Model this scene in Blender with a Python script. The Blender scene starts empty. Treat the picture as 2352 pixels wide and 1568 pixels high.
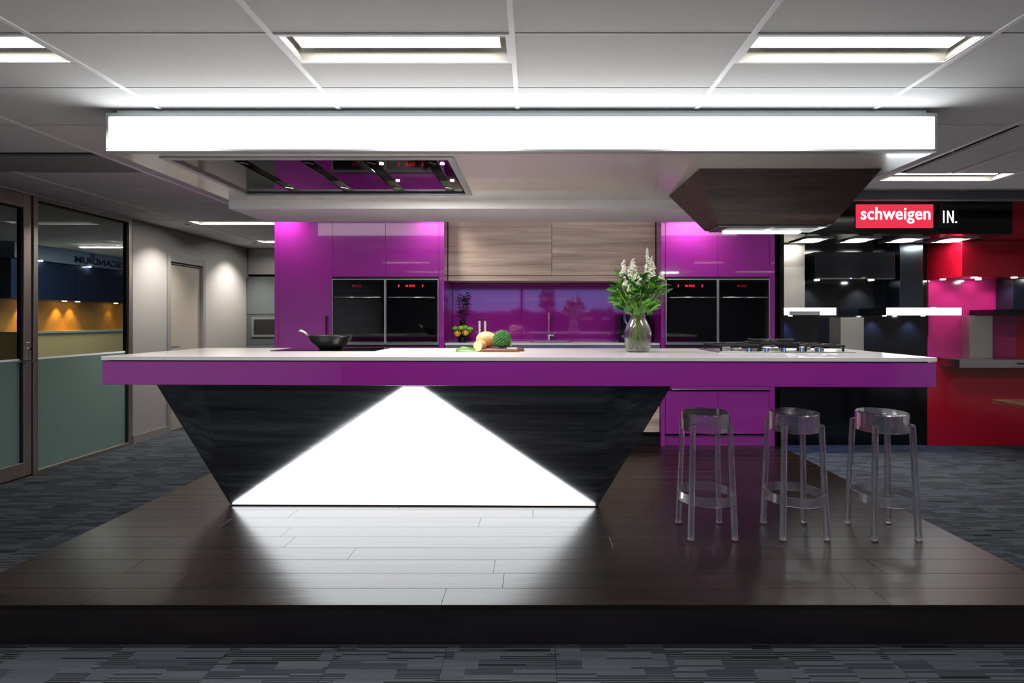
import bpy, math, random
from mathutils import Vector, Matrix
random.seed(7)
sc = bpy.context.scene
col = sc.collection
PI = math.pi

# ------------------------------------------------------------------ camera, world, exposure
cam_d = bpy.data.cameras.new('camera')
cam = bpy.data.objects.new('camera', cam_d); col.objects.link(cam)
cam.location = (0, 0, 1.516); cam.rotation_euler = (PI / 2, 0, 0)
cam_d.sensor_width = 36; cam_d.lens = 36 * 1200 / 2352
cam_d.shift_x = -49 / 2352; cam_d.shift_y = -49 / 2352
cam_d.clip_start = 0.05; cam_d.clip_end = 200
sc.camera = cam
w = bpy.data.worlds.new('dusk_sky'); sc.world = w; w.use_nodes = True
w.node_tree.nodes['Background'].inputs[0].default_value = (0.16, 0.30, 0.85, 1)
w.node_tree.nodes['Background'].inputs[1].default_value = 1.0
vs = sc.view_settings
vs.view_transform = 'Standard'; vs.look = 'None'; vs.exposure = 1.25; vs.gamma = 1.0
vs.use_curve_mapping = False
sc.display_settings.display_device = 'sRGB'
cy = sc.cycles
cy.use_denoising = True
cy.caustics_reflective = False; cy.caustics_refractive = False
cy.sample_clamp_indirect = 4.0
cy.max_bounces = 14; cy.transparent_max_bounces = 24; cy.transmission_bounces = 14

# light strengths (emission of the lamps the place has, and of the added unseen troffers)
E_BOX, E_REAR, E_TROFFER, E_TRI = 2.6, 0.95, 28.0, 2.6

# ------------------------------------------------------------------ materials
def S(r, g, b):
    f = lambda c: c / 12.92 if c <= 0.04045 else ((c + 0.055) / 1.055) ** 2.4
    return (f(r / 255), f(g / 255), f(b / 255), 1)

MATS = {}
def mat(name, c, rough=0.5, metal=0.0, coat=0.0, trans=0.0, ior=1.5, emit=0.0, ecol=None, spec=None):
    m = bpy.data.materials.new(name); m.use_nodes = True
    b = m.node_tree.nodes['Principled BSDF']
    b.inputs['Base Color'].default_value = c
    b.inputs['Roughness'].default_value = rough
    b.inputs['Metallic'].default_value = metal
    b.inputs['Coat Weight'].default_value = coat
    b.inputs['Coat Roughness'].default_value = 0.03
    b.inputs['Transmission Weight'].default_value = trans
    b.inputs['IOR'].default_value = ior
    if spec is not None: b.inputs['Specular IOR Level'].default_value = spec
    if emit:
        b.inputs['Emission Color'].default_value = ecol or c
        b.inputs['Emission Strength'].default_value = emit
    MATS[name] = m
    return m

def nodes(m):
    nt = m.node_tree
    return nt, nt.nodes, nt.links, nt.nodes['Principled BSDF']

def coords(N, L, scale, rand=8.0):
    """world position, shifted per object, scaled"""
    g = N.new('ShaderNodeNewGeometry'); oi = N.new('ShaderNodeObjectInfo')
    mu = N.new('ShaderNodeMath'); mu.operation = 'MULTIPLY'; mu.inputs[1].default_value = rand
    L.new(oi.outputs['Random'], mu.inputs[0])
    ad = N.new('ShaderNodeVectorMath'); ad.operation = 'ADD'
    L.new(g.outputs['Position'], ad.inputs[0]); L.new(mu.outputs[0], ad.inputs[1])
    mp = N.new('ShaderNodeVectorMath'); mp.operation = 'MULTIPLY'; mp.inputs[1].default_value = scale
    L.new(ad.outputs[0], mp.inputs[0])
    return mp.outputs[0], oi

def wood(name, stops, scale=(0.9, 14, 14), rough=0.35, coat=0.0, bump=0.05, rand=8.0, detail=5, aniso=0.0):
    m = mat(name, stops[0][1], rough, coat=coat)
    nt, N, L, b = nodes(m)
    v, oi = coords(N, L, scale, rand)
    no = N.new('ShaderNodeTexNoise'); no.inputs['Scale'].default_value = 1.0
    no.inputs['Detail'].default_value = detail; no.inputs['Roughness'].default_value = 0.6
    no.inputs['Distortion'].default_value = 0.6
    L.new(v, no.inputs['Vector'])
    cr = N.new('ShaderNodeValToRGB')
    while len(cr.color_ramp.elements) < len(stops): cr.color_ramp.elements.new(0.5)
    for e, (p, c) in zip(cr.color_ramp.elements, stops): e.position = p; e.color = c
    L.new(no.outputs['Fac'], cr.inputs['Fac']); L.new(cr.outputs['Color'], b.inputs['Base Color'])
    if bump:
        bp = N.new('ShaderNodeBump'); bp.inputs['Strength'].default_value = bump; bp.inputs['Distance'].default_value = 0.01
        L.new(no.outputs['Fac'], bp.inputs['Height']); L.new(bp.outputs['Normal'], b.inputs['Normal'])
    if aniso:
        b.inputs['Anisotropic'].default_value = aniso
        t = N.new('ShaderNodeCombineXYZ'); t.inputs[0].default_value = 1.0
        L.new(t.outputs[0], b.inputs['Tangent'])
    return m

def mottled(name, c1, c2, scale=3.0, rough=0.7, bump=0.0, bscale=200, **k):
    m = mat(name, c1, rough, **k)
    nt, N, L, b = nodes(m)
    g = N.new('ShaderNodeNewGeometry')
    no = N.new('ShaderNodeTexNoise'); no.inputs['Scale'].default_value = scale; no.inputs['Detail'].default_value = 4
    L.new(g.outputs['Position'], no.inputs['Vector'])
    mx = N.new('ShaderNodeMix'); mx.data_type = 'RGBA'
    mx.inputs[6].default_value = c1; mx.inputs[7].default_value = c2
    L.new(no.outputs['Fac'], mx.inputs[0]); L.new(mx.outputs[2], b.inputs['Base Color'])
    if bump:
        n2 = N.new('ShaderNodeTexNoise'); n2.inputs['Scale'].default_value = bscale
        L.new(g.outputs['Position'], n2.inputs['Vector'])
        bp = N.new('ShaderNodeBump'); bp.inputs['Strength'].default_value = bump; bp.inputs['Distance'].default_value = 0.004
        L.new(n2.outputs['Fac'], bp.inputs['Height']); L.new(bp.outputs['Normal'], b.inputs['Normal'])
    return m

def brushed(name, c, rough=0.28, axis=(1, 1, 60)):
    m = mat(name, c, rough, metal=1.0)
    nt, N, L, b = nodes(m)
    v, _ = coords(N, L, axis)
    no = N.new('ShaderNodeTexNoise'); no.inputs['Scale'].default_value = 4.0; L.new(v, no.inputs['Vector'])
    mr = N.new('ShaderNodeMapRange'); mr.inputs[3].default_value = rough - 0.03; mr.inputs[4].default_value = rough + 0.03
    L.new(no.outputs['Fac'], mr.inputs[0]); L.new(mr.outputs[0], b.inputs['Roughness'])
    return m

def emis(name, c, s):
    m = bpy.data.materials.new(name); m.use_nodes = True
    nt = m.node_tree; nt.nodes.clear()
    e = nt.nodes.new('ShaderNodeEmission'); e.inputs[0].default_value = c; e.inputs[1].default_value = s
    o = nt.nodes.new('ShaderNodeOutputMaterial'); nt.links.new(e.outputs[0], o.inputs[0])
    MATS[name] = m
    return m

def clear(name, tint, ior, glassy, gloss=0.0, edge_lift=0.0):
    """see-through plastic or glass: clear transmission, refraction, surface gloss, slight haze"""
    m = bpy.data.materials.new(name); m.use_nodes = True
    nt = m.node_tree; nt.nodes.clear(); N, L = nt.nodes, nt.links
    g = N.new('ShaderNodeBsdfGlass'); g.inputs['Color'].default_value = tint; g.inputs['IOR'].default_value = ior; g.inputs['Roughness'].default_value = 0.0
    t = N.new('ShaderNodeBsdfTransparent'); t.inputs[0].default_value = tint
    out = t.outputs[0]
    gl = N.new('ShaderNodeBsdfGlossy'); gl.inputs['Roughness'].default_value = 0.08
    df = N.new('ShaderNodeBsdfDiffuse'); df.inputs[0].default_value = (0.8, 0.82, 1.0, 1)  # pale diffuse puts the look of edge highlights into the material
    lw = N.new('ShaderNodeLayerWeight'); lw.inputs[0].default_value = 0.5
    pw = N.new('ShaderNodeMath'); pw.operation = 'POWER'; pw.inputs[1].default_value = 2.5; L.new(lw.outputs['Facing'], pw.inputs[0])
    for sh, f, rim in ((g, glassy, 0), (gl, gloss, 3.0), (df, edge_lift, 2.5)):
        if not f: continue
        mx = N.new('ShaderNodeMixShader'); mx.inputs[0].default_value = f
        if rim:      # clear face-on, brighter towards grazing edges
            fa = N.new('ShaderNodeMath'); fa.operation = 'MULTIPLY_ADD'; fa.use_clamp = True
            fa.inputs[1].default_value = f * rim; fa.inputs[2].default_value = f * 0.4
            L.new(pw.outputs[0], fa.inputs[0]); L.new(fa.outputs[0], mx.inputs[0])
        L.new(out, mx.inputs[1]); L.new(sh.outputs[0], mx.inputs[2]); out = mx.outputs[0]
    o = N.new('ShaderNodeOutputMaterial'); L.new(out, o.inputs[0])
    MATS[name] = m
    return m

def pane(name, tint, refl=0.04):
    """flat window glass: clear with Fresnel reflection"""
    m = bpy.data.materials.new(name); m.use_nodes = True
    nt = m.node_tree; nt.nodes.clear(); N, L = nt.nodes, nt.links
    t = N.new('ShaderNodeBsdfTransparent'); t.inputs[0].default_value = tint
    g = N.new('ShaderNodeBsdfGlossy'); g.inputs['Roughness'].default_value = 0.0
    lw = N.new('ShaderNodeLayerWeight'); lw.inputs[0].default_value = 0.5
    p5 = N.new('ShaderNodeMath'); p5.operation = 'POWER'; p5.inputs[1].default_value = 5.0; L.new(lw.outputs['Facing'], p5.inputs[0])
    f = N.new('ShaderNodeMath'); f.operation = 'MULTIPLY_ADD'; f.inputs[1].default_value = 0.9; f.inputs[2].default_value = refl; L.new(p5.outputs[0], f.inputs[0])
    mx = N.new('ShaderNodeMixShader'); o = N.new('ShaderNodeOutputMaterial')
    L.new(f.outputs[0], mx.inputs[0]); L.new(t.outputs[0], mx.inputs[1]); L.new(g.outputs[0], mx.inputs[2]); L.new(mx.outputs[0], o.inputs[0])
    MATS[name] = m
    return m

PURPLE = mottled('purple_gloss', (0.32, 0.02, 0.31, 1), (0.34, 0.022, 0.33, 1), 2.0, 0.22, coat=1.0)
PURPLE.node_tree.nodes['Principled BSDF'].inputs['Coat IOR'].default_value = 1.65
SPLASH = mat('purple_glass', (0.36, 0.02, 0.32, 1), 0.05, coat=1.0, ior=1.6)
SPLASH.node_tree.nodes['Principled BSDF'].inputs['Coat IOR'].default_value = 1.5
WHITE_STONE = mottled('white_stone', S(236, 232, 230), S(226, 221, 220), 40, 0.16)
TILE = mottled('ceiling_tile', S(224, 224, 223), S(216, 216, 215), 60, 0.85, bump=0.15, bscale=260)
BAR = mat('white_enamel', S(246, 247, 247), 0.4)
SOFFIT = mottled('satin_white', S(208, 203, 198), S(203, 198, 192), 2, 0.16, coat=0.6)
BEAM = mat('matt_white', S(244, 246, 247), 0.6)
ALU = mat('anodised_aluminium', S(190, 196, 198), 0.35, metal=0.6)
ALU_WARM = brushed('satin_aluminium', S(205, 192, 182), 0.42, (60, 60, 1))
GREYWALL = mottled('grey_paint', S(150, 146, 143), S(143, 140, 138), 1.2, 0.75, bump=0.06)
DARKWALL = mottled('charcoal_paint', S(70, 70, 74), S(62, 62, 66), 1.2, 0.8)
WALLWHITE = mottled('white_paint', S(196, 194, 192), S(188, 187, 185), 1.2, 0.8)
PLANK = wood('dark_oak', [(0.3, S(15, 10, 9)), (0.55, S(30, 20, 17)), (0.75, S(46, 30, 25))], (1.1, 22, 22), 0.31, bump=0.05, rand=9, aniso=0.7)
PLANK.node_tree.nodes['Principled BSDF'].inputs['Specular IOR Level'].default_value = 0.3
RISER = wood('dark_oak_riser', [(0.3, S(14, 11, 11)), (0.6, S(27, 21, 20)), (0.8, S(44, 28, 24))], (1.0, 9, 9), 0.35, bump=0.03, rand=3)
BASEWOOD = wood('charcoal_veneer', [(0.32, S(44, 46, 48)), (0.52, S(74, 77, 80)), (0.72, S(112, 115, 118))], (0.8, 9, 16), 0.38, bump=0.02, rand=2)
GREIGE = wood('greige_veneer', [(0.3, S(168, 146, 130)), (0.52, S(206, 184, 166)), (0.72, S(232, 213, 196))], (0.9, 6, 18), 0.4, bump=0.02, rand=4)
WALNUT = wood('walnut_veneer', [(0.3, S(42, 32, 28)), (0.55, S(70, 55, 48)), (0.78, S(98, 79, 68))], (0.9, 12, 15), 0.42, bump=0.02, rand=4)
TABLEWOOD = wood('table_wood', [(0.3, S(60, 32, 22)), (0.6, S(110, 66, 44)), (0.8, S(140, 92, 66))], (14, 1.0, 14), 0.3, rand=3)
BOARD = wood('board_wood', [(0.3, S(96, 52, 34)), (0.6, S(140, 82, 54)), (0.8, S(170, 110, 76))], (6, 40, 40), 0.5, rand=3)
STEEL = brushed('brushed_steel', S(206, 204, 198), 0.40, (40, 40, 1))
STEEL_H = brushed('brushed_steel_long', S(188, 190, 192), 0.28, (1, 60, 60))
CHROME = mat('chrome', S(225, 228, 232), 0.06, metal=1.0)
MIRROR_STEEL = mat('mirror_panel', S(112, 106, 110), 0.05, metal=1.0)
BLACKGLASS = mat('black_glass', S(8, 9, 12), 0.04, coat=1.0, ior=1.5)
BLACK = mat('black_gloss', S(13, 14, 18), 0.12)
BLACKMATT = mat('black_matt', S(14, 14, 15), 0.6)
CASTIRON = mat('cast_iron', S(24, 24, 26), 0.4)
WOKMAT = mat('wok_iron', S(32, 33, 35), 0.3)
NAVY = mat('navy_lacquer', S(26, 33, 48), 0.25)
REDWALL = mottled('crimson_gloss', S(196, 20, 48), S(186, 18, 44), 1.0, 0.18, coat=0.3)
MAGENTA = mottled('magenta_gloss', S(198, 44, 122), S(190, 40, 116), 1.0, 0.14, coat=0.4)
YELLOW = mottled('ochre_paint', S(190, 140, 66), S(182, 132, 60), 1.0, 0.6)
GLASS = pane('partition_glass', (0.80, 0.86, 0.84, 1), 0.04)
WINGLASS = pane('window_glass', (0.95, 0.97, 1, 1), 0.02)
ACRYLIC = clear('clear_acrylic', (0.985, 0.985, 1.0, 1), 1.49, 0.6, 0.2, 0.07)
JUG = clear('jug_glass', (0.99, 0.995, 0.995, 1), 1.45, 0.45, 0.04)
WATER = clear('water', (0.99, 1.0, 0.99, 1), 1.33, 0.4)
FROST = mat('frosted_film', S(150, 180, 172), 0.55, trans=0.55, ior=1.3)
SKIRT = mat('grey_skirting', S(128, 125, 124), 0.5)
DOORGREY = mottled('door_laminate', S(158, 150, 140), S(150, 143, 133), 1.0, 0.22)
CABGREY = mat('grey_laminate', S(88, 93, 94), 0.35)
E_BOXM = emis('light_box_face', (0.95, 0.98, 1.0, 1), E_BOX)
E_REARM = emis('rear_strip_face', (1.0, 0.96, 0.95, 1), E_REAR)
E_TRIM = emis('triangle_panel_face', (0.93, 0.97, 1.0, 1), E_TRI)
REFL = mat('grey_reflector', S(168, 166, 160), 0.4)
E_TUBE = emis('lamp_tube', (1.0, 0.97, 0.90, 1), E_TROFFER)
E_HOOD = emis('hood_led', (0.92, 0.97, 1.0, 1), 7.0)
E_SPOTW = emis('spot_lens', (1.0, 0.95, 0.86, 1), 12.0)
E_SPOTC = emis('spot_lens_cool', (1.0, 0.98, 0.96, 1), 30.0)
E_RED = emis('red_display', (1.0, 0.02, 0.05, 1), 0.9)
E_REDDIM = emis('red_display_dim', (1.0, 0.02, 0.05, 1), 0.12)
E_SIGN = emis('sign_red', (0.86, 0.04, 0.085, 1), 0.42)
E_WHITE = emis('sign_white', (1, 1, 1, 1), 0.8)
E_BLUE = emis('blue_led', (0.25, 0.2, 1.0, 1), 3.0)
E_WARM = emis('warm_lens', (1.0, 0.62, 0.2, 1), 12.0)

# carpet: fine cross stripes that change from block to block
def carpet():
    m = mat('striped_carpet', S(50, 55, 62), 0.95, spec=0.1)
    nt, N, L, b = nodes(m)
    g = N.new('ShaderNodeNewGeometry'); sp = N.new('ShaderNodeSeparateXYZ'); L.new(g.outputs['Position'], sp.inputs[0])
    oi = N.new('ShaderNodeObjectInfo')
    def math_(op, a, bb=None, cc=None):
        n = N.new('ShaderNodeMath'); n.operation = op
        for i, x in enumerate((a, bb, cc)):
            if x is None: continue
            if isinstance(x, (int, float)): n.inputs[i].default_value = x
            else: L.new(x, n.inputs[i])
        return n.outputs[0]
    def white(*xs):
        c = N.new('ShaderNodeCombineXYZ')
        for i, x in enumerate(xs): L.new(x, c.inputs[i])
        wn = N.new('ShaderNodeTexWhiteNoise'); wn.noise_dimensions = '3D'; L.new(c.outputs[0], wn.inputs['Vector'])
        return wn.outputs['Value']
    rnd = math_('MULTIPLY', oi.outputs['Random'], 50.0)
    row = math_('FLOOR', math_('DIVIDE', sp.outputs[1], 0.0065))
    band = math_('FLOOR', math_('DIVIDE', sp.outputs[1], 0.063))
    shift = white(band, rnd, rnd)
    blk = math_('FLOOR', math_('ADD', math_('DIVIDE', sp.outputs[0], 0.21), math_('MULTIPLY', shift, 3.0)))
    stripe = white(row, blk, rnd)
    block = white(band, blk, rnd)
    pile = N.new('ShaderNodeTexNoise'); pile.inputs['Scale'].default_value = 420; L.new(g.outputs['Position'], pile.inputs['Vector'])
    odd = math_('ABSOLUTE', math_('MODULO', row, 2.0))
    light = math_('MAXIMUM', math_('MULTIPLY', odd, math_('GREATER_THAN', stripe, math_('MULTIPLY_ADD', block, 0.6, -0.45))), math_('GREATER_THAN', stripe, math_('MULTIPLY_ADD', block, 1.1, 0.05)))       # dark yarn lines, denser in some blocks
    f = math_('ADD', math_('MULTIPLY', light, 0.42), math_('ADD', math_('MULTIPLY', pile.outputs['Fac'], 0.5), math_('MULTIPLY', stripe, 0.18)))
    cr = N.new('ShaderNodeValToRGB'); e = cr.color_ramp.elements
    e[0].position = 0.2; e[0].color = S(13, 14, 17); e[1].position = 1.05; e[1].color = S(82, 88, 95)
    L.new(f, cr.inputs['Fac']); L.new(cr.outputs['Color'], b.inputs['Base Color'])
    bp = N.new('ShaderNodeBump'); bp.inputs['Strength'].default_value = 0.5; bp.inputs['Distance'].default_value = 0.004
    L.new(f, bp.inputs['Height']); L.new(bp.outputs['Normal'], b.inputs['Normal'])
    return m
CARPET = carpet()

def leafmat(name, c1, c2):
    m = mat(name, c1, 0.4)
    nt, N, L, b = nodes(m)
    oi = N.new('ShaderNodeObjectInfo'); mx = N.new('ShaderNodeMix'); mx.data_type = 'RGBA'
    mx.inputs[6].default_value = c1; mx.inputs[7].default_value = c2
    L.new(oi.outputs['Random'], mx.inputs[0]); L.new(mx.outputs[2], b.inputs['Base Color'])
    return m
LEAF = leafmat('leaf_green', S(34, 84, 24), S(112, 186, 52))
DARKLEAF = leafmat('leaf_dark', S(18, 30, 18), S(28, 44, 24))
STEM = mat('stem_green', S(176, 206, 96), 0.5)
BLOSSOM = mat('white_blossom', S(238, 236, 222), 0.6)
BUD = mat('green_bud', S(130, 150, 86), 0.6)
BROCCOLI = mottled('broccoli_green', S(44, 92, 40), S(72, 128, 62), 90, 0.8, bump=0.8, bscale=300)
SQUASH = mottled('squash_skin', S(226, 178, 126), S(214, 160, 104), 12, 0.5)
SQUASHCUT = mottled('squash_flesh', S(246, 226, 170), S(240, 214, 150), 30, 0.6)
LIME = mottled('lime_skin', S(150, 200, 70), S(120, 172, 48), 30, 0.35)
LEMON = mottled('lemon_skin', S(240, 190, 40), S(226, 168, 30), 30, 0.35)
ONION_W = mat('onion_white', S(236, 236, 214), 0.4)
ONION_G = mat('onion_green', S(104, 168, 60), 0.4)

# ------------------------------------------------------------------ mesh building
WL = {}
class MB:
    def __init__(s): s.v = []; s.f = []; s.mi = []; s.cur = 0
    def add(s, vs_, fs):
        o = len(s.v); s.v += [Vector(p) for p in vs_]
        for f in fs: s.f.append([i + o for i in f]); s.mi.append(s.cur)
        return s
    def box(s, x0, x1, y0, y1, z0, z1):
        return s.add([(x0, y0, z0), (x1, y0, z0), (x1, y1, z0), (x0, y1, z0), (x0, y0, z1), (x1, y0, z1), (x1, y1, z1), (x0, y1, z1)],
                     [(0, 3, 2, 1), (4, 5, 6, 7), (0, 1, 5, 4), (1, 2, 6, 5), (2, 3, 7, 6), (3, 0, 4, 7)])
    def hexa(s, a, b):
        """a: bottom ring ccw seen from above, b: top ring"""
        n = len(a)
        fs = [tuple(reversed(range(n))), tuple(range(n, 2 * n))]
        fs += [(i, (i + 1) % n, n + (i + 1) % n, n + i) for i in range(n)]
        return s.add(list(a) + list(b), fs)
    def prism(s, pts, z0, z1):
        return s.hexa([(x, y, z0) for x, y in pts], [(x, y, z1) for x, y in pts])
    def tube(s, path, r, seg=10, cap=True):
        path = [Vector(p) for p in path]; n = len(path)
        rs = r if isinstance(r, (list, tuple)) else [r] * n
        t0 = (path[1] - path[0]).normalized()
        up = Vector((0, 0, 1)) if abs(t0.z) < 0.9 else Vector((1, 0, 0))
        u = t0.cross(up).normalized(); vs_ = []; fs = []
        for i, p in enumerate(path):
            t = (path[min(i + 1, n - 1)] - path[max(i - 1, 0)]).normalized()
            u = (u - t * u.dot(t)).normalized(); w_ = t.cross(u)
            for k in range(seg):
                a = 2 * PI * k / seg
                vs_.append(p + (u * math.cos(a) + w_ * math.sin(a)) * rs[i])
        for i in range(n - 1):
            for k in range(seg):
                a, b = i * seg + k, i * seg + (k + 1) % seg
                fs.append((a, b, b + seg, a + seg))
        if cap: fs += [tuple(reversed(range(seg))), tuple(range((n - 1) * seg, n * seg))]
        return s.add(vs_, fs)
    def lathe(s, prof, c=(0, 0, 0), seg=32, axis='z', cap=True):
        vs_ = []; fs = []; n = len(prof); c = Vector(c)
        for r, h in prof:
            for k in range(seg):
                a = 2 * PI * k / seg; p = (r * math.cos(a), r * math.sin(a), h)
                if axis == 'x': p = (p[2], p[0], p[1])
                if axis == 'y': p = (p[1], p[2], p[0])
                vs_.append(c + Vector(p))
        for i in range(n - 1):
            for k in range(seg):
                a, b = i * seg + k, i * seg + (k + 1) % seg
                fs.append((a, b, b + seg, a + seg))
        if cap:
            if prof[0][0] > 1e-5: fs.append(tuple(reversed(range(seg))))
            if prof[-1][0] > 1e-5: fs.append(tuple(range((n - 1) * seg, n * seg)))
        return s.add(vs_, fs)
    def ball(s, c, r, seg=10, rings=6):
        r = r if isinstance(r, (list, tuple)) else (r, r, r)
        vs_ = []; fs = []
        for i in range(rings + 1):
            th = PI * i / rings
            for k in range(seg):
                a = 2 * PI * k / seg
                vs_.append((c[0] + r[0] * math.sin(th) * math.cos(a), c[1] + r[1] * math.sin(th) * math.sin(a), c[2] - r[2] * math.cos(th)))
        for i in range(rings):
            for k in range(seg):
                a, b = i * seg + k, i * seg + (k + 1) % seg
                fs.append((a, b, b + seg, a + seg))
        return s.add(vs_, fs)
    def build(s, name, m, parent=None, smooth=False, bevel=0.0, loc=None, segs=2):
        lo = Vector((min(p[i] for p in s.v) for i in range(3))); hi = Vector((max(p[i] for p in s.v) for i in range(3)))
        org = Vector(loc) if loc is not None else Vector(((lo.x + hi.x) / 2, (lo.y + hi.y) / 2, lo.z))
        me = bpy.data.meshes.new(name); me.from_pydata([p - org for p in s.v], [], s.f)
        ms = m if isinstance(m, (list, tuple)) else [m]
        for x in ms: me.materials.append(x)
        if len(ms) > 1: me.polygons.foreach_set('material_index', s.mi)
        if smooth: me.polygons.foreach_set('use_smooth', [True] * len(me.polygons))
        me.validate(); me.update()
        o = bpy.data.objects.new(name, me); col.objects.link(o)
        place(o, org, parent)
        if bevel:
            b = o.modifiers.new('edge', 'BEVEL'); b.width = bevel; b.segments = segs; b.limit_method = 'ANGLE'; b.angle_limit = math.radians(40)
        return o

def place(o, org, parent):
    org = Vector(org)
    if parent is not None:
        o.parent = parent; o.location = org - WL[parent.name]
    else: o.location = org
    WL[o.name] = org

def tag(o, label=None, cat=None, group=None, kind=None):
    for k, v in (('label', label), ('category', cat), ('group', group), ('kind', kind)):
        if v: o[k] = v
    return o

def thing(name, label, cat, loc, group=None, kind=None):
    o = bpy.data.objects.new(name, None); col.objects.link(o); o.empty_display_size = 0.1
    place(o, loc, None)
    return tag(o, label, cat, group, kind)

def struct(o, label=None):
    return tag(o, label, None, None, 'structure')

def B(x0, x1, y0, y1, z0, z1): return MB().box(x0, x1, y0, y1, z0, z1)

def share(src, org, parent=None, rot=None, scale=None):
    o = src.copy(); col.objects.link(o)
    o.parent = None
    if parent is not None: o.parent = parent
    o.location = Vector(org) - (WL[parent.name] if parent is not None else Vector((0, 0, 0)))
    WL[o.name] = Vector(org)
    if rot is not None: o.rotation_euler = rot
    if scale is not None: o.scale = scale
    return o

def copy_tree(root, loc, label=None):
    r = root.copy(); col.objects.link(r); r.location = loc; WL[r.name] = Vector(loc)
    if label: r['label'] = label
    def kids(a, b):
        for ch in a.children:
            c = ch.copy(); col.objects.link(c); c.parent = b; kids(ch, c)
    kids(root, r)
    return r

def lamp(kind, name, loc, energy, color, parent=None, target=None, **k):
    d = bpy.data.lights.new(name, kind); d.energy = energy; d.color = color
    for a, v in k.items(): setattr(d, a, v)
    o = bpy.data.objects.new(name, d); col.objects.link(o)
    place(o, loc, parent)
    if target is not None:
        o.rotation_euler = (Vector(target) - Vector(loc)).to_track_quat('-Z', 'Y').to_euler()
    return o

def text_mesh(name, body, m, parent, org, height, width, rot, bold=0.0, depth=0.003, mirror=False, space=1.0):
    cu = bpy.data.curves.new(name, 'FONT'); cu.body = body; cu.align_x = 'CENTER'; cu.align_y = 'CENTER'
    cu.offset = bold; cu.space_character = space; cu.extrude = depth; cu.resolution_u = 4
    tmp = bpy.data.objects.new('tmp', cu); col.objects.link(tmp)
    dg = bpy.context.evaluated_depsgraph_get(); dg.update()
    me = bpy.data.meshes.new_from_object(tmp.evaluated_get(dg))
    bpy.data.objects.remove(tmp); me.name = name
    xs = [v.co.x for v in me.vertices]; ys = [v.co.y for v in me.vertices]
    cx, cyy = (min(xs) + max(xs)) / 2, (min(ys) + max(ys)) / 2
    sx = width / (max(xs) - min(xs)); sy = height / (max(ys) - min(ys))
    for v in me.vertices:
        v.co.x = (v.co.x - cx) * sx * (-1 if mirror else 1); v.co.y = (v.co.y - cyy) * sy
    if mirror: me.flip_normals()
    me.materials.clear(); me.materials.append(m)
    o = bpy.data.objects.new(name, me); col.objects.link(o); place(o, org, parent); o.rotation_euler = rot
    return o
TXT_F = (PI / 2, 0, 0)            # lettering that faces the photographer
TXT_L = (PI / 2, 0, PI / 2)       # lettering on the left wall, facing +x

CEIL = 2.751
# ================================================================== ROOM SHELL
floor = struct(B(-8.8, 8, -6.2, 12.4, -0.12, -0.008).build('floor', DARKWALL), 'floor slab under grey striped carpet tiles')
TS = 0.5
proto = None
for i in range(-10, 16):
    for j in range(3, 19):
        x0, y0 = i * TS + 0.1, j * TS
        x1, y1 = x0 + TS, y0 + TS
        if x1 < -4.9 or y0 > 9.2: continue
        if x0 > -2.78 and x1 < 2.58 and y0 > 2.42: continue       # under the platform
        if y0 > 6.34 and x0 > -2.0: continue                       # behind the kitchen wall
        sx = 1225 + max(min(x0 if x0 > 0 else x1, 99), -99) * 1200 / y1
        if sx < -40 or sx > 2400: continue
        if 735 + 1.516 * 1200 / y1 > 1620: continue
        if proto is None:
            proto = B(-TS / 2 + .001, TS / 2 - .001, -TS / 2 + .001, TS / 2 - .001, -0.008, 0).build('carpet_tile', CARPET, floor, loc=(0, 0, -0.008))
            proto.location = Vector((x0 + TS / 2, y0 + TS / 2, -0.008)) - WL[floor.name]
        else: share(proto, (x0 + TS / 2, y0 + TS / 2, -0.008), floor)
rest = MB()      # carpet on the floor that the photograph does not reach
rest.box(-4.9, 8, -6.0, 1.5, -0.008, -0.0005)
rest.box(-8.6, -5.0, 3.0, 12, -0.008, -0.0005)
tag(rest.build('carpet', CARPET, floor), kind='stuff')

ceiling = struct(B(-8.8, 8, -6.2, 12.4, 2.87, 2.99).build('ceiling', BEAM), 'white suspended ceiling of rectangular tiles in a metal grid')
CX = [-4.9, -4.32, -3.235, -2.178, -1.134, -0.092, 0.95, 1.99, 3.03, 4.07, 5.11, 6.15, 7.5]
R = lambda k: 2.249 + 0.53 * k
TROF = {(4, 0), (6, 0), (2, 0), (8, 4), (1, 8), (1, 11), (2, -5), (4, -5), (6, -5), (8, -5), (10, -5), (2, -9), (4, -9), (6, -9), (8, -9), (10, -9), (2, -13), (4, -13), (6, -13), (8, -13), (10, -13), (10, 0)}  # the out-of-view lights among these are added to lift ambient light
def ctile(x0, x1, y0, y1):
    B(x0 + .006, x1 - .006, y0 + .005, y1 - .005, CEIL, CEIL + .016).build('ceiling_tile', TILE, ceiling, bevel=0.002, segs=1)
for c in range(12):
    for k in range(-2, 14):
        x0, x1, y0, y1 = CX[c], CX[c + 1], R(k), R(k + 1)
        if x0 >= -2.49 and x1 <= 2.36 and y0 > 3.05 and y1 < 4.86: continue
        if x0 >= 6.1 and y1 < 3.0: continue
        if y0 > 6.4 and x0 > -2.6: continue
        if (c, k) in TROF: ctile(x0, x1, y0 + .265, y1)
        elif c == 8 and k in (2, 3): ctile(3.53, x1, y0, y1)
        elif c in (0, 1) and k == 3: continue
        else: ctile(x0, x1, y0, y1)
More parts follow.
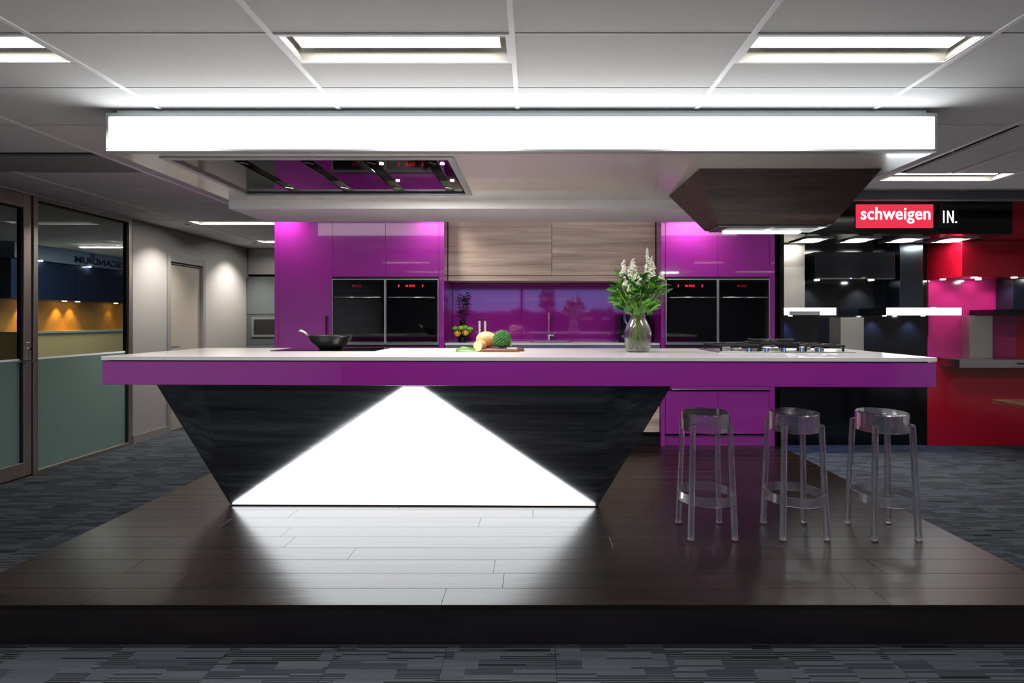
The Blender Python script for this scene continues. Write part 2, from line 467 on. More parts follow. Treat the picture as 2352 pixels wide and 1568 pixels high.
def slab_with_holes():
    m = MB()
    holes = sorted([(CX[c], CX[c + 1], R(k), R(k) + .265) for c, k in TROF if k < -2], key=lambda h: h[2])
    y = -6.0
    for yy in sorted(set(h[2] for h in holes)):
        m.box(-4.9, 7.5, y, yy, CEIL, CEIL + .016)
        hs = sorted(h for h in holes if h[2] == yy); x = -4.9
        for h in hs:
            m.box(x, h[0], yy, yy + .265, CEIL, CEIL + .016); x = h[1]
        m.box(x, 7.5, yy, yy + .265, CEIL, CEIL + .016); y = yy + .265
    m.box(-4.9, 7.5, y, R(-2), CEIL, CEIL + .016)
    m.box(-8.6, -5.0, 3.0, 12, CEIL, CEIL + .016)
    m.box(-2.6, 7.5, R(8), 9.3, CEIL, CEIL + .016)
    m.box(-4.9, -2.6, 9.669, 9.7, CEIL, CEIL + .016)
    return m
slab_with_holes().build('ceiling_panel', TILE, ceiling)
for c in range(1, 12):
    x = CX[c]
    ylist = [(1.19, 9.3)] if c in (1, 2) else ([(1.19, 3.05), (4.86, 6.4)] if -2.49 < x < 2.36 else [(1.19, 6.4)])
    for ya, yb in ylist:
        MB().box(x - .012, x + .012, ya, yb, CEIL - .006, CEIL + .004).box(x - .002, x + .002, ya, yb, CEIL + .004, CEIL + .03).build('grid_bar', BAR, ceiling)
for k in range(-1, 14):
    y = R(k)
    xe = 7.5 if y < 6.4 else -2.6
    segs = [(-4.9, xe)] if not (3.05 < y < 4.9) else [(-4.9, -2.5), (2.36, 7.5)]
    for xa, xb in segs:
        if y < 3: xb = min(xb, 5.1)
        if y < 2.3: xa = max(xa, -4.32)
        MB().box(xa, xb, y + .001, y + .006, CEIL - .002, CEIL + .004).build('grid_bar', BAR, ceiling)

# walls
def wall(name, m, lab, *boxes):
    b = MB()
    for x in boxes: b.box(*x)
    return struct(b.build(name, m), lab)
wl = wall('wall_left', GREYWALL, 'grey painted partition wall with a door', (-5.0, -4.9, 6.39, 7.0, 0, 2.751), (-5.0, -4.9, 7.78, 9.3, 0, 2.751), (-5.0, -4.9, 7.0, 7.78, 2.36, 2.751))
wall('wall_left_near', WALLWHITE, 'grey wall beside the glass door', (-5.0, -4.9, -6.0, 4.12, 0, 2.751))
wall('wall_back', DARKWALL, 'dark end wall behind the passage', (-4.9, 7.6, 9.3, 9.4, 0, 2.87))
wall('wall_right', WALLWHITE, 'white side wall', (7.5, 7.6, -6.0, 9.3, 0, 2.87))
wall('wall_kitchen', DARKWALL, 'wall behind the purple kitchen', (-2.70, 2.55, 6.06, 6.16, 0, 2.751))
wall('wall_front', DARKWALL, 'window wall facing the kitchen', (-5.0, -3.0, -6.1, -6.0, 0, 2.87), (3.4, 7.6, -6.1, -6.0, 0, 2.87), (-3.0, 3.4, -6.1, -6.0, 0, 0.35), (-3.0, 3.4, -6.1, -6.0, 2.62, 2.87))
wall('wall_office', GREYWALL, 'walls of the room behind the glass', (-8.7, -8.6, 3.0, 12, 0, 2.751))
wall('wall_office_end', GREYWALL, 'end wall of the room behind the glass', (-8.6, -5.0, 11.9, 12, 0, 2.751))
wall('wall_office_near', GREYWALL, 'near wall of the room behind the glass', (-8.6, -5.0, 3.0, 3.1, 0, 2.751))
struct(B(-4.9, -4.888, 6.39, 6.985, 0, 0.1).build('baseboard_left', SKIRT), 'grey skirting along the grey wall')
struct(B(-4.9, -4.888, 7.8, 9.2, 0, 0.1).build('baseboard_left', SKIRT), 'grey skirting past the grey door')

# window behind the photographer
win = thing('window_2', 'wide window with dark frame looking out at dusk', 'window', (0.2, -6.05, 0.35), kind='structure')
del win['category']
for x0, x1 in ((-3.0, -0.4), (-0.4, 3.4)):
    m = MB(); a, b_ = x0, x1
    m.box(a, a + .05, -6.08, -6.02, .35, 2.62).box(b_ - .05, b_, -6.08, -6.02, .35, 2.62).box(a + .05, b_ - .05, -6.08, -6.02, .35, .4).box(a + .05, b_ - .05, -6.08, -6.02, 2.57, 2.62)
    m.box(a + .05, b_ - .05, -6.08, -6.02, 1.02, 1.06)
    m.build('window_frame', BLACKMATT, win)
    B(a + .05, b_ - .05, -6.055, -6.045, .4, 2.57).build('pane', WINGLASS, win)
struct(B(-40, 40, -60, -6.3, -0.4, -0.2).build('ground', mottled('asphalt', S(40, 42, 46), S(30, 32, 36), 2, 0.9)), 'dark ground outside the window')

bush = mat('dusk_foliage', S(22, 30, 24), .9)
for i, (tx, ty, th, tr) in enumerate(((-4.6, -24, 2.5, .9), (-2.6, -26, 2.2, 1.0), (1.0, -25, 3.9, .75), (2.4, -27, 2.4, 1.1), (5.0, -26, 2.6, 1.0), (-.9, -27, 2.4, 1.1))):
    t = thing('garden_tree', ['wide tree outside beyond the end of the window', 'low tree outside before the car park', 'tallest narrow tree outside the window', 'broad low tree outside beside the tall one', 'rounded tree outside at the window end', 'squat tree outside in mid window'][i], 'tree', (tx, ty, -.2), 'trees outside the window')
    MB().tube([(tx, ty, -.2), (tx + .05, ty, th * .5)], [.12, .08], 8).build('trunk', bush, t)
    m = MB()
    for k in range(26):
        a = random.uniform(0, 6.283); q = random.random()
        m.ball((tx + tr * .7 * q * math.cos(a), ty + tr * .7 * q * math.sin(a), th * random.uniform(.45, .88)), random.uniform(.2, .36) * tr, 8, 5)
    m.build('crown', bush, t, smooth=True)
o = B(-14, 14, -40, -38, -.2, 2.3).build('distant_building', mat('dusk_wall', S(40, 36, 50), .9)); tag(o, 'low dark building across the street outside', 'building')

# left glass partition (window_1) and glass door (door_1)
XG = -4.95
w1 = thing('window_1', 'full-height glass partition panel with frosted lower half', None, (XG, 5.77, 0), kind='structure')
MB().box(-4.98, -4.90, 5.125, 5.17, 0, 2.74).box(-4.98, -4.90, 6.335, 6.385, 0, 2.74).box(-4.98, -4.90, 5.17, 6.335, 0, .035).box(-4.98, -4.90, 5.17, 6.335, 2.70, 2.74).build('window_frame', ALU_WARM, w1, bevel=.003)
m = MB()
for a, b_ in ((5.17, 5.182), (6.315, 6.335)): m.box(-4.955, -4.915, a, b_, .035, 2.70)
m.box(-4.955, -4.915, 5.182, 6.315, 2.685, 2.70)
m.build('gasket', BLACKMATT, w1)
B(-4.945, -4.935, 5.182, 6.315, .035, 2.685).build('pane', GLASS, w1)
B(-4.934, -4.931, 5.182, 6.315, .035, 1.125).build('frosted_film', FROST, w1)
B(-4.934, -4.930, 5.182, 6.315, 1.125, 1.145).build('film_edge', BEAM, w1)
d1 = thing('door_1', 'glass door with aluminium frame and frosted lower half', None, (XG, 4.66, 0), kind='structure')
MB().box(-4.975, -4.905, 4.22, 4.30, .012, 2.735).box(-4.975, -4.905, 5.03, 5.105, .012, 2.735).box(-4.975, -4.905, 4.30, 5.03, .012, .145).box(-4.975, -4.905, 4.30, 5.03, 2.60, 2.735).build('door_frame', ALU_WARM, d1, bevel=.003)
MB().box(-4.955, -4.915, 5.012, 5.03, .145, 2.60).box(-4.955, -4.915, 4.30, 5.012, 2.586, 2.60).build('gasket', BLACKMATT, d1)
B(-4.945, -4.935, 4.30, 5.012, .145, 2.586).build('pane', GLASS, d1)
B(-4.934, -4.931, 4.30, 5.012, .145, 1.125).build('frosted_film', FROST, d1)
B(-4.934, -4.930, 4.30, 5.012, 1.125, 1.145).build('film_edge', BEAM, d1)
h = MB().box(-4.904, -4.896, 5.05, 5.085, 1.06, 1.30).build('door_handle', STEEL, d1, bevel=.003)
MB().tube([(-4.896, 5.068, 1.125), (-4.85, 5.068, 1.125), (-4.85, 4.93, 1.125)], .009).build('lever', CHROME, h)
MB().tube([(-4.896, 5.068, 1.24), (-4.875, 5.068, 1.24)], .012).build('lock_cylinder', CHROME, h)
struct(B(-4.98, -4.90, 4.13, 4.21, 0, 2.74).build('trim_1', ALU_WARM), 'aluminium post of the glass door')
struct(B(-4.99, -4.897, 4.13, 6.39, 2.741, 2.7505).build('trim_2', BAR), 'thin head trim above the glass partition')

# grey door in the grey wall
d2 = thing('door_2', 'grey laminate door set in the grey wall', None, (-4.95, 7.39, 0), kind='structure')
MB().box(-4.99, -4.885, 6.985, 7.05, 0, 2.40).box(-4.99, -4.885, 7.73, 7.795, 0, 2.40).box(-4.99, -4.885, 7.05, 7.73, 2.31, 2.40).build('door_frame', SKIRT, d2, bevel=.003)
B(-4.96, -4.93, 7.055, 7.725, .008, 2.27).build('door_leaf', DOORGREY, d2, bevel=.002)
B(-4.955, -4.925, 7.05, 7.73, 2.285, 2.31).build('head_strip', SKIRT, d2)
MB().tube([(-4.93, 7.10, 1.15), (-4.88, 7.10, 1.15), (-4.88, 7.2, 1.15)], .009).build('door_handle', CHROME, d2)

# ================================================================== TIMBER PLATFORM
PX0, PX1, PY0, PY1, PZ = -2.78, 2.58, 2.414, 6.06, 0.2
plat = thing('timber_platform', 'low platform of dark oak boards carrying the whole kitchen', 'platform', (-0.1, 4.2, 0))
B(PX0 + .03, PX1 - .03, PY0 + .03, PY1, 0, PZ - .02).build('platform_body', BLACKMATT, plat)
B(PX0 + .02, PX1 - .02, PY0 + .012, PY0 + .03, .02, PZ - .02).build('riser', RISER, plat)
B(PX0 + .012, PX0 + .03, PY0 + .03, PY1, .02, PZ - .02).build('side_riser', RISER, plat)
B(PX1 - .03, PX1 - .012, PY0 + .03, PY1, .02, PZ - .02).build('side_riser', RISER, plat)
y = PY0; row = 0
while y < PY1 - .01:
    wd = min(0.152, PY1 - y); x = PX0
    cuts = []
    cx = PX0 + random.uniform(0.6, 2.0)
    while cx < PX1 - .5: cuts.append(cx); cx += random.uniform(1.5, 2.1)
    for xe in cuts + [PX1]:
        if row < 22:
            B(x + .0006, xe - .0006, y + .0006, y + wd - .0006, PZ - .02, PZ + random.uniform(-.0004, 0)).build('plank', PLANK, plat, bevel=.001, segs=1)
        x = xe
    y += wd; row += 1

# ================================================================== CEILING SOFFIT AND LIGHTS
SX0, SX1 = -2.49, 2.354
soff = thing('ceiling_soffit', 'glossy white dropped soffit over the island', None, (0, 4, 2.427), kind='structure')
# soffit box with an opening for the flush range hood
HX0, HX1, HY0, HY1 = -2.23, -0.5, 3.16, 4.07
m = MB()
m.box(SX0, HX0, 3.09, 4.30, 2.50, CEIL - .006).box(HX1, SX1, 3.09, 4.30, 2.50, CEIL - .006).box(HX0, HX1, 3.09, HY0, 2.50, CEIL - .006).box(HX0, HX1, HY1, 4.30, 2.50, CEIL - .006).box(HX0, HX1, HY0, HY1, 2.62, CEIL - .006)
m.build('soffit_panel', SOFFIT, soff)
B(SX0, SX1, 4.272, 4.85, 2.427, CEIL - .006).build('downstand', BEAM, soff)

lb = thing('light_box', 'long glowing white light box on the front of the soffit', 'light box', (-.07, 3.07, 2.503))
z0, z1 = 2.500, 2.724
MB().box(SX0 - .003, SX1 + .003, 3.045, 3.089, z0, z0 + .014).box(SX0 - .003, SX1 + .003, 3.045, 3.089, z1 - .022, z1).box(SX0 - .003, SX0 + .013, 3.045, 3.089, z0 + .014, z1 - .022).box(SX1 - .013, SX1 + .003, 3.045, 3.089, z0 + .014, z1 - .022).build('frame', ALU, lb, bevel=.002)
B(SX0 + .013, SX1 - .013, 3.056, 3.075, z0 + .014, z1 - .022).build('diffuser', E_BOXM, lb)
B(SX0 + .05, SX1 - .05, 3.062, 3.089, z1, CEIL - .006).build('top_rail', BEAM, lb)
lr = thing('light_box', 'glowing strip on the rear of the soffit facing the cabinets', 'light box', (-.07, 4.86, 2.48))
MB().box(SX0, SX1, 4.851, 4.875, 2.475, 2.49).box(SX0, SX1, 4.851, 4.875, 2.635, 2.65).build('frame', ALU, lr)
B(SX0 + .005, SX1 - .005, 4.851, 4.868, 2.49, 2.635).build('diffuser', E_REARM, lr)

def troffer(x0, x1, y0, y1, label):
    t = thing('ceiling_light', label, 'light', ((x0 + x1) / 2, (y0 + y1) / 2, CEIL - .004), 'recessed ceiling lights in the tile grid')
    g = .012
    MB().box(x0 + g, x1 - g, y0 + g * .4, y0 + .02, CEIL - .004, CEIL + .004).box(x0 + g, x1 - g, y1 - .02, y1 - g * .4, CEIL - .004, CEIL + .004).box(x0 + g, x0 + .03, y0 + .02, y1 - .02, CEIL - .004, CEIL + .004).box(x1 - .03, x1 - g, y0 + .02, y1 - .02, CEIL - .004, CEIL + .004).build('frame', BAR, t)
    ym = (y0 + y1) / 2
    m = MB(); zz = CEIL + .075
    m.add([(x0 + .03, y0 + .02, CEIL), (x1 - .03, y0 + .02, CEIL), (x1 - .03, ym - .05, zz), (x0 + .03, ym - .05, zz), (x0 + .03, y1 - .02, CEIL), (x1 - .03, y1 - .02, CEIL), (x1 - .03, ym + .05, zz), (x0 + .03, ym + .05, zz)],
          [(0, 1, 2, 3), (5, 4, 7, 6), (3, 2, 6, 7), (0, 3, 7, 4), (1, 5, 6, 2)])
    m.build('reflector', REFL, t)
    m = MB().box(x0 + .06, x1 - .06, ym - .045, ym + .045, CEIL + .03, CEIL + .044); m.mi = [1] + [0] * 5
    m.build('lamp_tube', [BAR, E_TUBE], t)
TL = {(4, 0): 'recessed ceiling light before the light box, over the flush mirrored hood',
      (6, 0): 'recessed ceiling light before the light box, on the walnut hood side',
      (2, 0): 'recessed ceiling light before the light box, on the glass door side',
      (8, 4): 'recessed ceiling light beside the long ceiling air vent',
      (1, 8): 'recessed ceiling light over the passage by the grey door',
      (1, 11): 'recessed ceiling light at the far end of the passage'}
for c, k in sorted(TROF):
    troffer(CX[c], CX[c + 1], R(k), R(k) + .265, TL.get((c, k), 'recessed ceiling light behind the photographer'))

# air vents in the ceiling
v = thing('ceiling_vent', 'long air vent panel with dark slot in the ceiling by the red display', 'vent', (3.28, 3.83, CEIL - .012))
MB().box(3.115, 3.46, 3.31, 4.369, CEIL - .012, CEIL + .01).build('panel', TILE, v, bevel=.003)
MB().box(3.045, 3.06, 3.31, 4.369, CEIL - .004, CEIL + .02).box(3.50, 3.525, 3.31, 4.369, CEIL - .012, CEIL + .02).build('frame', BAR, v)
B(3.06, 3.52, 3.31, 4.369, CEIL + .03, CEIL + .035).build('slot', BLACKMATT, v)
v = thing('ceiling_vent', 'square air vent panel with dark slot in the ceiling by the glass door', 'vent', (-4.05, 4.1, CEIL - .01))
MB().box(-4.88, -3.25, 3.90, 4.30, CEIL - .012, CEIL + .01).build('panel', mottled('vent_grey', S(150, 150, 150), S(140, 140, 140), 5, .7), v, bevel=.003)
B(-4.88, -3.24, 3.842, 4.366, CEIL + .03, CEIL + .035).build('slot', BLACKMATT, v)

def downlight(x, y, label, energy, target, color=(1, .9, .82), size=1.3, zc=CEIL, deep=False):
    t = thing('downlight', label, 'downlight', (x, y, zc - .004), 'small round downlights')
    MB().lathe([(.052, zc - .004), (.052, zc), (.036, zc), (.036, zc - .004), (.052, zc - .004)], (x, y, 0), 20, cap=False).build('ring', BAR, t)
    MB().lathe([(.0, zc - .002), (.034, zc - .002), (.034, zc - .001)], (x, y, 0), 16).build('lens', BLACKMATT if deep else E_SPOTW, t)
    lamp('SPOT', 'spot', (x, y, zc - .012), energy, color, t, target, spot_size=size, spot_blend=.9, shadow_soft_size=.03)
downlight(-2.60, 5.32, 'round ceiling downlight above the tall pantry door', 17, (-2.60, 5.42, 0.2), size=2.3)
downlight(-1.02, 5.32, 'round ceiling downlight above the oven tower beside the veneer cupboards', 14, (-1.02, 5.42, 0.2), size=2.3)
downlight(1.62, 5.32, 'round ceiling downlight above the oven tower behind the walnut hood', 25, (1.62, 5.42, 0.2), size=2.3)
downlight(-4.45, 6.72, 'round ceiling downlight washing the grey wall before the grey door', 60, (-4.95, 6.80, 0.3), (1, .93, .85), 1.7, deep=True)
downlight(-4.45, 8.35, 'round ceiling downlight washing the grey wall past the grey door', 75, (-4.95, 8.35, 0.3), (1, .93, .85), 1.7, deep=True)
downlight(-2.6, 4.7, 'round ceiling downlight beside the soffit corner', 6, (-2.6, 4.7, 0))

# flush mirrored hood in the soffit
hd = thing('ceiling_rangehood', 'flush mirrored range hood with four slots in the soffit', 'range hood', ((HX0 + HX1) / 2, (HY0 + HY1) / 2, 2.49))
MB().box(HX0 - .02, HX1 + .02, HY0 - .02, HY0 + .02, 2.488, 2.4995).box(HX0 - .02, HX1 + .02, HY1 - .02, HY1 + .02, 2.488, 2.4995).box(HX0 - .02, HX0 + .02, HY0 + .02, HY1 - .02, 2.488, 2.4995).box(HX1 - .02, HX1 + .02, HY0 + .02, HY1 - .02, 2.488, 2.4995).build('frame', ALU, hd, bevel=.002)
B(HX0 + .005, HX1 - .005, HY0 + .005, HY1 - .005, 2.60, 2.615).build('cavity', BLACK, hd)
edges = [(-2.19, -1.86), (-1.78, -1.45), (-1.37, -1.06), (-.98, -.67), (-.60, -.54)]
for a, b_ in edges:
    B(a, b_, HY0 + .05, HY1 - .04, 2.505, 2.515).build('filter_panel', MIRROR_STEEL, hd, bevel=.002)
for xs in (-1.82, -1.41, -1.02, -.635):
    for yy in (HY0 + .10, HY1 - .2):
        MB().tube([(xs - .02, yy, 2.503), (xs + .02, yy + .04, 2.503)], .008, 8).build('clip', CHROME, hd)
for xs in (-.96, -.575):
    for yy in (3.30, 3.70):
        MB().lathe([(0, 2.500), (.013, 2.500), (.013, 2.506)], (xs, yy, 0), 12).build('lamp', E_SPOTC, hd)
lamp('AREA', 'hood_lamps', (-.78, 3.5, 2.496), 17, (1, .95, .9), hd, (-.78, 3.5, 0), size=.4)

# walnut hood
wh = thing('walnut_rangehood', 'walnut veneered range hood like an upside-down pyramid under the soffit', 'range hood', (1.67, 3.765, 2.18))
a = [(1.28, 3.63, 2.18), (2.08, 3.63, 2.18), (2.08, 3.90, 2.18), (1.28, 3.90, 2.18)]
b_ = [(1.075, 3.39, 2.498), (2.262, 3.39, 2.498), (2.262, 4.14, 2.498), (1.075, 4.14, 2.498)]
MB().hexa(a, b_).build('hood_body', WALNUT, wh, bevel=.0015, segs=1)
B(1.30, 2.06, 3.65, 3.885, 2.168, 2.1795).build('steel_insert', STEEL_H, wh, bevel=.002)
for x0, x1 in ((1.36, 1.66), (1.70, 2.0)):
    B(x0, x1, 3.665, 3.80, 2.163, 2.1675).build('filter', STEEL, wh, bevel=.001)
B(1.40, 1.96, 3.83, 3.868, 2.155, 2.1675).build('lamp_strip', E_HOOD, wh)
lamp('AREA', 'hood_strip', (1.68, 3.85, 2.15), 4, (.95, .98, 1), wh, (1.68, 3.85, 0), shape='RECTANGLE', size=.55, size_y=.03)

# ================================================================== ISLAND
FL, FR, BR, BL = (-2.458, 2.97), (2.204, 2.85), (2.228, 3.765), (-2.434, 3.885)
wt = MB().prism([FL, FR, BR, BL], 1.288, 1.311).build('island_worktop', WHITE_STONE, bevel=.002)
tag(wt, 'long white stone worktop on the purple island', 'worktop')
isl = thing('kitchen_island', 'long purple kitchen island on a dark faceted base with glowing triangle', 'kitchen island', (-.8, 3.7, .2))
def inset(p, d):
    c = (-.115, 3.3675); return (p[0] + (d if p[0] < c[0] else -d), p[1] + (d if p[1] < c[1] else -d))
MB().prism([inset(p, .004) for p in (FL, FR, BR, BL)], 1.149, 1.284).build('apron', PURPLE, isl, bevel=.002)
MB().prism([inset(p, .03) for p in (FL, FR, BR, BL)], 1.284, 1.288).build('shadow_gap', BLACKMATT, isl)
T1L, T2L, T2R, T1R = Vector((-2.388, 3.28, 1.148)), Vector((-1.914, 3.02, 1.148)), Vector((.407, 2.955, 1.148)), Vector((.867, 3.2, 1.148))
BLo, BRo = Vector((-2.165, 3.733, .2015)), Vector((.458, 3.707, .2015))
TbL, TbR, BbL, BbR = Vector((-2.388, 3.80, 1.148)), Vector((.867, 3.74, 1.148)), Vector((-2.165, 3.80, .2015)), Vector((.458, 3.76, .2015))
V = [T1L, T2L, T2R, T1R, BLo, BRo, TbL, TbR, BbL, BbR]
MB().add(V, [(4, 1, 0), (1, 4, 5, 2), (2, 5, 3), (3, 5, 9, 7), (0, 6, 8, 4), (6, 7, 9, 8), (4, 8, 9, 5), (0, 1, 2, 3, 7, 6)]).build('base', BASEWOOD, isl)
# glowing triangular panel, 12 mm proud of the sloping front
nrm = (T2R - BLo).cross(T2L - BLo); nrm = nrm.normalized()
if nrm.y > 0: nrm = -nrm
def onface(u, t):      # u along, t up the front face
    return (BLo.lerp(BRo, u)).lerp(T2L.lerp(T2R, u), t)
def face_at_x(x, t):
    a, c = onface(0, t), onface(1, t); return onface((x - a.x) / (c.x - a.x), t)
P = [onface(.008, .017), onface(.992, .017), face_at_x(-.633, .985), face_at_x(-.748, .985)]
off = nrm * .012
MB().add([p + nrm * .001 for p in P] + [p + off for p in P], [(0, 3, 2, 1), (4, 5, 6, 7), (0, 1, 5, 4), (1, 2, 6, 5), (2, 3, 7, 6), (3, 0, 4, 7)]).build('light_panel', E_TRIM, isl)
Q = [onface(.004, .011), onface(.996, .011), onface(.99, .0165), onface(.01, .0165)]
MB().add([p + nrm * .001 for p in Q] + [p + nrm * .014 for p in Q], [(0, 3, 2, 1), (4, 5, 6, 7), (0, 1, 5, 4), (1, 2, 6, 5), (2, 3, 7, 6), (3, 0, 4, 7)]).build('bottom_trim', ALU, isl)

ZT = 1.311
# induction hob and wok
ih = thing('induction_cooktop', 'flat black glass induction hob let into the white worktop', 'cooktop', (-1.39, 3.62, ZT))
B(-1.735, -1.04, 3.44, 3.81, ZT, ZT + .005).build('glass', BLACKGLASS, ih, bevel=.002)
wok = thing('wok', 'black iron wok on the induction hob', 'wok', (-1.40, 3.6, ZT + .005))
c = (-1.40, 3.6, ZT + .005)
MB().lathe([(0, 0), (.062, .0), (.075, .004), (.105, .03), (.13, .062), (.147, .094), (.150, .096), (.149, .098), (.144, .094), (.126, .062), (.10, .032), (.07, .012), (0, .008)], c, 40).build('bowl', WOKMAT, wok, smooth=True)
hw = MB().tube([(c[0] - .142, c[1] - .01, c[2] + .085), (c[0] - .165, c[1] - .02, c[2] + .112), (c[0] - .185, c[1] - .03, c[2] + .126), (c[0] - .2, c[1] - .035, c[2] + .128)], [.008, .009, .010, .009], 10).build('handle', STEEL, wok, smooth=True)
MB().tube([(c[0] + .13, c[1] - .075, c[2] + .08), (c[0] + .145, c[1] - .1, c[2] + .088), (c[0] + .11, c[1] - .13, c[2] + .088), (c[0] + .08, c[1] - .125, c[2] + .08)], .006, 8).build('side_handle', CASTIRON, wok, smooth=True)

# gas cooktop
gh = thing('gas_cooktop', 'steel gas cooktop with black cast iron trivets on the worktop', 'cooktop', (1.58, 3.48, ZT))
GX0, GX1, GY0, GY1 = 1.16, 2.02, 3.27, 3.70
B(GX0, GX1, GY0, GY1, ZT, ZT + .006).build('plate', STEEL_H, gh, bevel=.003)
def trivet(x0, x1, y0, y1, zt):
    m = MB(); r = .006; zb = ZT + .006
    for x in (x0, x1):
        m.box(x - r, x + r, y0, y1, zt - .012, zt)
        for yy in (y0 + .01, y1 - .01): m.box(x - r, x + r, yy - r, yy + r, zb, zt - .012)
    for yy in (y0, y1): m.box(x0 - r, x1 + r, yy - r, yy + r, zt - .012, zt)
    cx_, cy_ = (x0 + x1) / 2, (y0 + y1) / 2
    for yy in ((y0 * 3 + y1) / 4, (y0 + 3 * y1) / 4):
        m.box(x0, cx_ - .03, yy - .005, yy + .005, zt - .010, zt + .003).box(cx_ + .03, x1, yy - .005, yy + .005, zt - .010, zt + .003)
    m.box(cx_ - .005, cx_ + .005, y0, cy_ - .03, zt - .01, zt + .003).box(cx_ - .005, cx_ + .005, cy_ + .03, y1, zt - .01, zt + .003)
    m.build('trivet', CASTIRON, gh, bevel=.002, segs=1)
trivet(GX0 + .04, 1.44, GY0 + .06, GY1 - .03, ZT + .048)
trivet(1.74, GX1 - .04, GY0 + .06, GY1 - .03, ZT + .046)
trivet(1.47, 1.71, GY0 + .10, GY1 - .05, ZT + .058)
def burner(x, y, r):
    b = MB().lathe([(r, ZT + .006), (r, ZT + .02), (r * .8, ZT + .028)], (x, y, 0), 20).build('burner', STEEL, gh, smooth=False)
    MB().lathe([(r * .78, ZT + .028), (r * .78, ZT + .034), (0, ZT + .036)], (x, y, 0), 20).build('burner_cap', BLACKMATT, b)
for x, y, r in ((1.32, 3.40, .035), (1.32, 3.58, .028), (1.59, 3.51, .055), (1.86, 3.40, .028), (1.86, 3.58, .035)): burner(x, y, r)
for i in range(5):
    MB().lathe([(.017, ZT + .006), (.015, ZT + .03), (.0, ZT + .031)], (1.36 + i * .11, GY0 + .03, 0), 16).build('knob', CHROME, gh)
# raised wok ring over the middle burner
m = MB()
for k in range(6):
    a = k * PI / 3 + .2; ca, sa = math.cos(a), math.sin(a)
    m.tube([(1.59 + .05 * ca, 3.51 + .05 * sa, ZT + .060), (1.59 + .165 * ca, 3.51 + .13 * sa, ZT + .078)], .007, 6)
m.tube([(1.59 + .135 * math.cos(t * PI / 12), 3.51 + .11 * math.sin(t * PI / 12), ZT + .072) for t in range(25)], .007, 6)
m.build('wok_ring', CASTIRON, gh)

# ---------------------------------------------------------------- vegetables on the worktop
bd = MB().prism([(-.335, 3.35), (-.10, 3.35), (-.10, 3.43), (-.06, 3.44), (-.06, 3.48), (-.10, 3.49), (-.10, 3.60), (-.335, 3.60)], ZT, ZT + .018).build('chopping_board', BOARD, bevel=.004)
tag(bd, 'small brown wooden chopping board under the broccoli', 'chopping board')
br = thing('broccoli', 'round green broccoli head on the chopping board', 'broccoli', (-.205, 3.425, ZT + .018))
m = MB(); n = 150
for i in range(n):
    zz = 1 - 1.55 * (i + .5) / n; rr = math.sqrt(max(0, 1 - zz * zz)); a = i * 2.39996
    m.ball((-.205 + .054 * rr * math.cos(a), 3.425 + .054 * rr * math.sin(a), ZT + .018 + .058 + .056 * zz), random.uniform(.0075, .0105), 7, 5)
m.ball((-.205, 3.425, ZT + .018 + .055), .051, 16, 10)
m.build('floret', BROCCOLI, br, smooth=True)
MB().tube([(-.165, 3.445, ZT + .05), (-.147, 3.45, ZT + .055)], [.03, .026], 12).build('stalk', mat('broccoli_stalk', S(170, 188, 120), .6), br)
sq = MB().lathe([(0, -.075), (.02, -.072), (.042, -.055), (.055, -.02), (.053, .015), (.040, .045), (.033, .08), (.033, .13), (.02, .145), (0, .147)], (-.315, 3.56, ZT + .018 + .0552), 28, axis='x').build('butternut_squash', SQUASH, smooth=True)
tag(sq, 'pale orange butternut squash lying behind the broccoli', 'squash')
cs = thing('squash_piece', 'cut end of squash showing its pale yellow flesh', 'squash', (-.345, 3.435, ZT + .0))
R3 = Matrix.Rotation(math.radians(-25), 3, 'Z')
def cutpiece(prof, name, m_):
    b = MB().lathe(prof, (0, 0, 0), 24, axis='y')
    for v_ in b.v: v_[:] = R3 @ v_ + Vector((-.362, 3.40, ZT + .0365))
    b.build(name, m_, cs, smooth=False)
cutpiece([(.0325, 0), (.0345, .012), (.036, .05), (.026, .065), (0, .068)], 'skin', SQUASH)
cutpiece([(0, -.002), (.031, -.002), (.0325, 0)], 'cut_face', SQUASHCUT)
for i in range(5):
    so = thing('spring_onion', ['spring onion nearest the worktop edge in its bunch', 'second spring onion in from the worktop edge', 'spring onion in the middle of its bunch', 'spring onion next to the one lying against the squash', 'spring onion lying against the cut squash'][i], 'spring onion', (-.44, 3.40 + i * .014, ZT), 'spring onions in a bunch')
    y0 = 3.375 + i * .016; z = ZT + .006 + (.008 if i % 2 else 0)
    MB().tube([(-.55 + i * .006, y0, z), (-.50, y0, z)], [.006, .0055], 8).build('bulb', ONION_W, so, smooth=True)
    MB().tube([(-.50, y0, z), (-.46, y0 + .004 * (i - 2), z + .012), (-.42, y0 + .006 * (i - 2), z + .012 - .002 * i), (-.375, y0 + .003 * i, z + .002)], [.0055, .006, .005, .003], 8).build('leaf', ONION_G, so, smooth=True)
kn = thing('kitchen_knife', 'kitchen knife lying on the chopping board', 'knife', (-.2, 3.36, ZT + .018))
MB().prism([(-.31, 3.355), (-.17, 3.352), (-.17, 3.362), (-.29, 3.366)], ZT + .018, ZT + .020).build('blade', CHROME, kn)
MB().box(-.17, -.105, 3.352, 3.364, ZT + .018, ZT + .030).build('handle', STEEL, kn, bevel=.003)

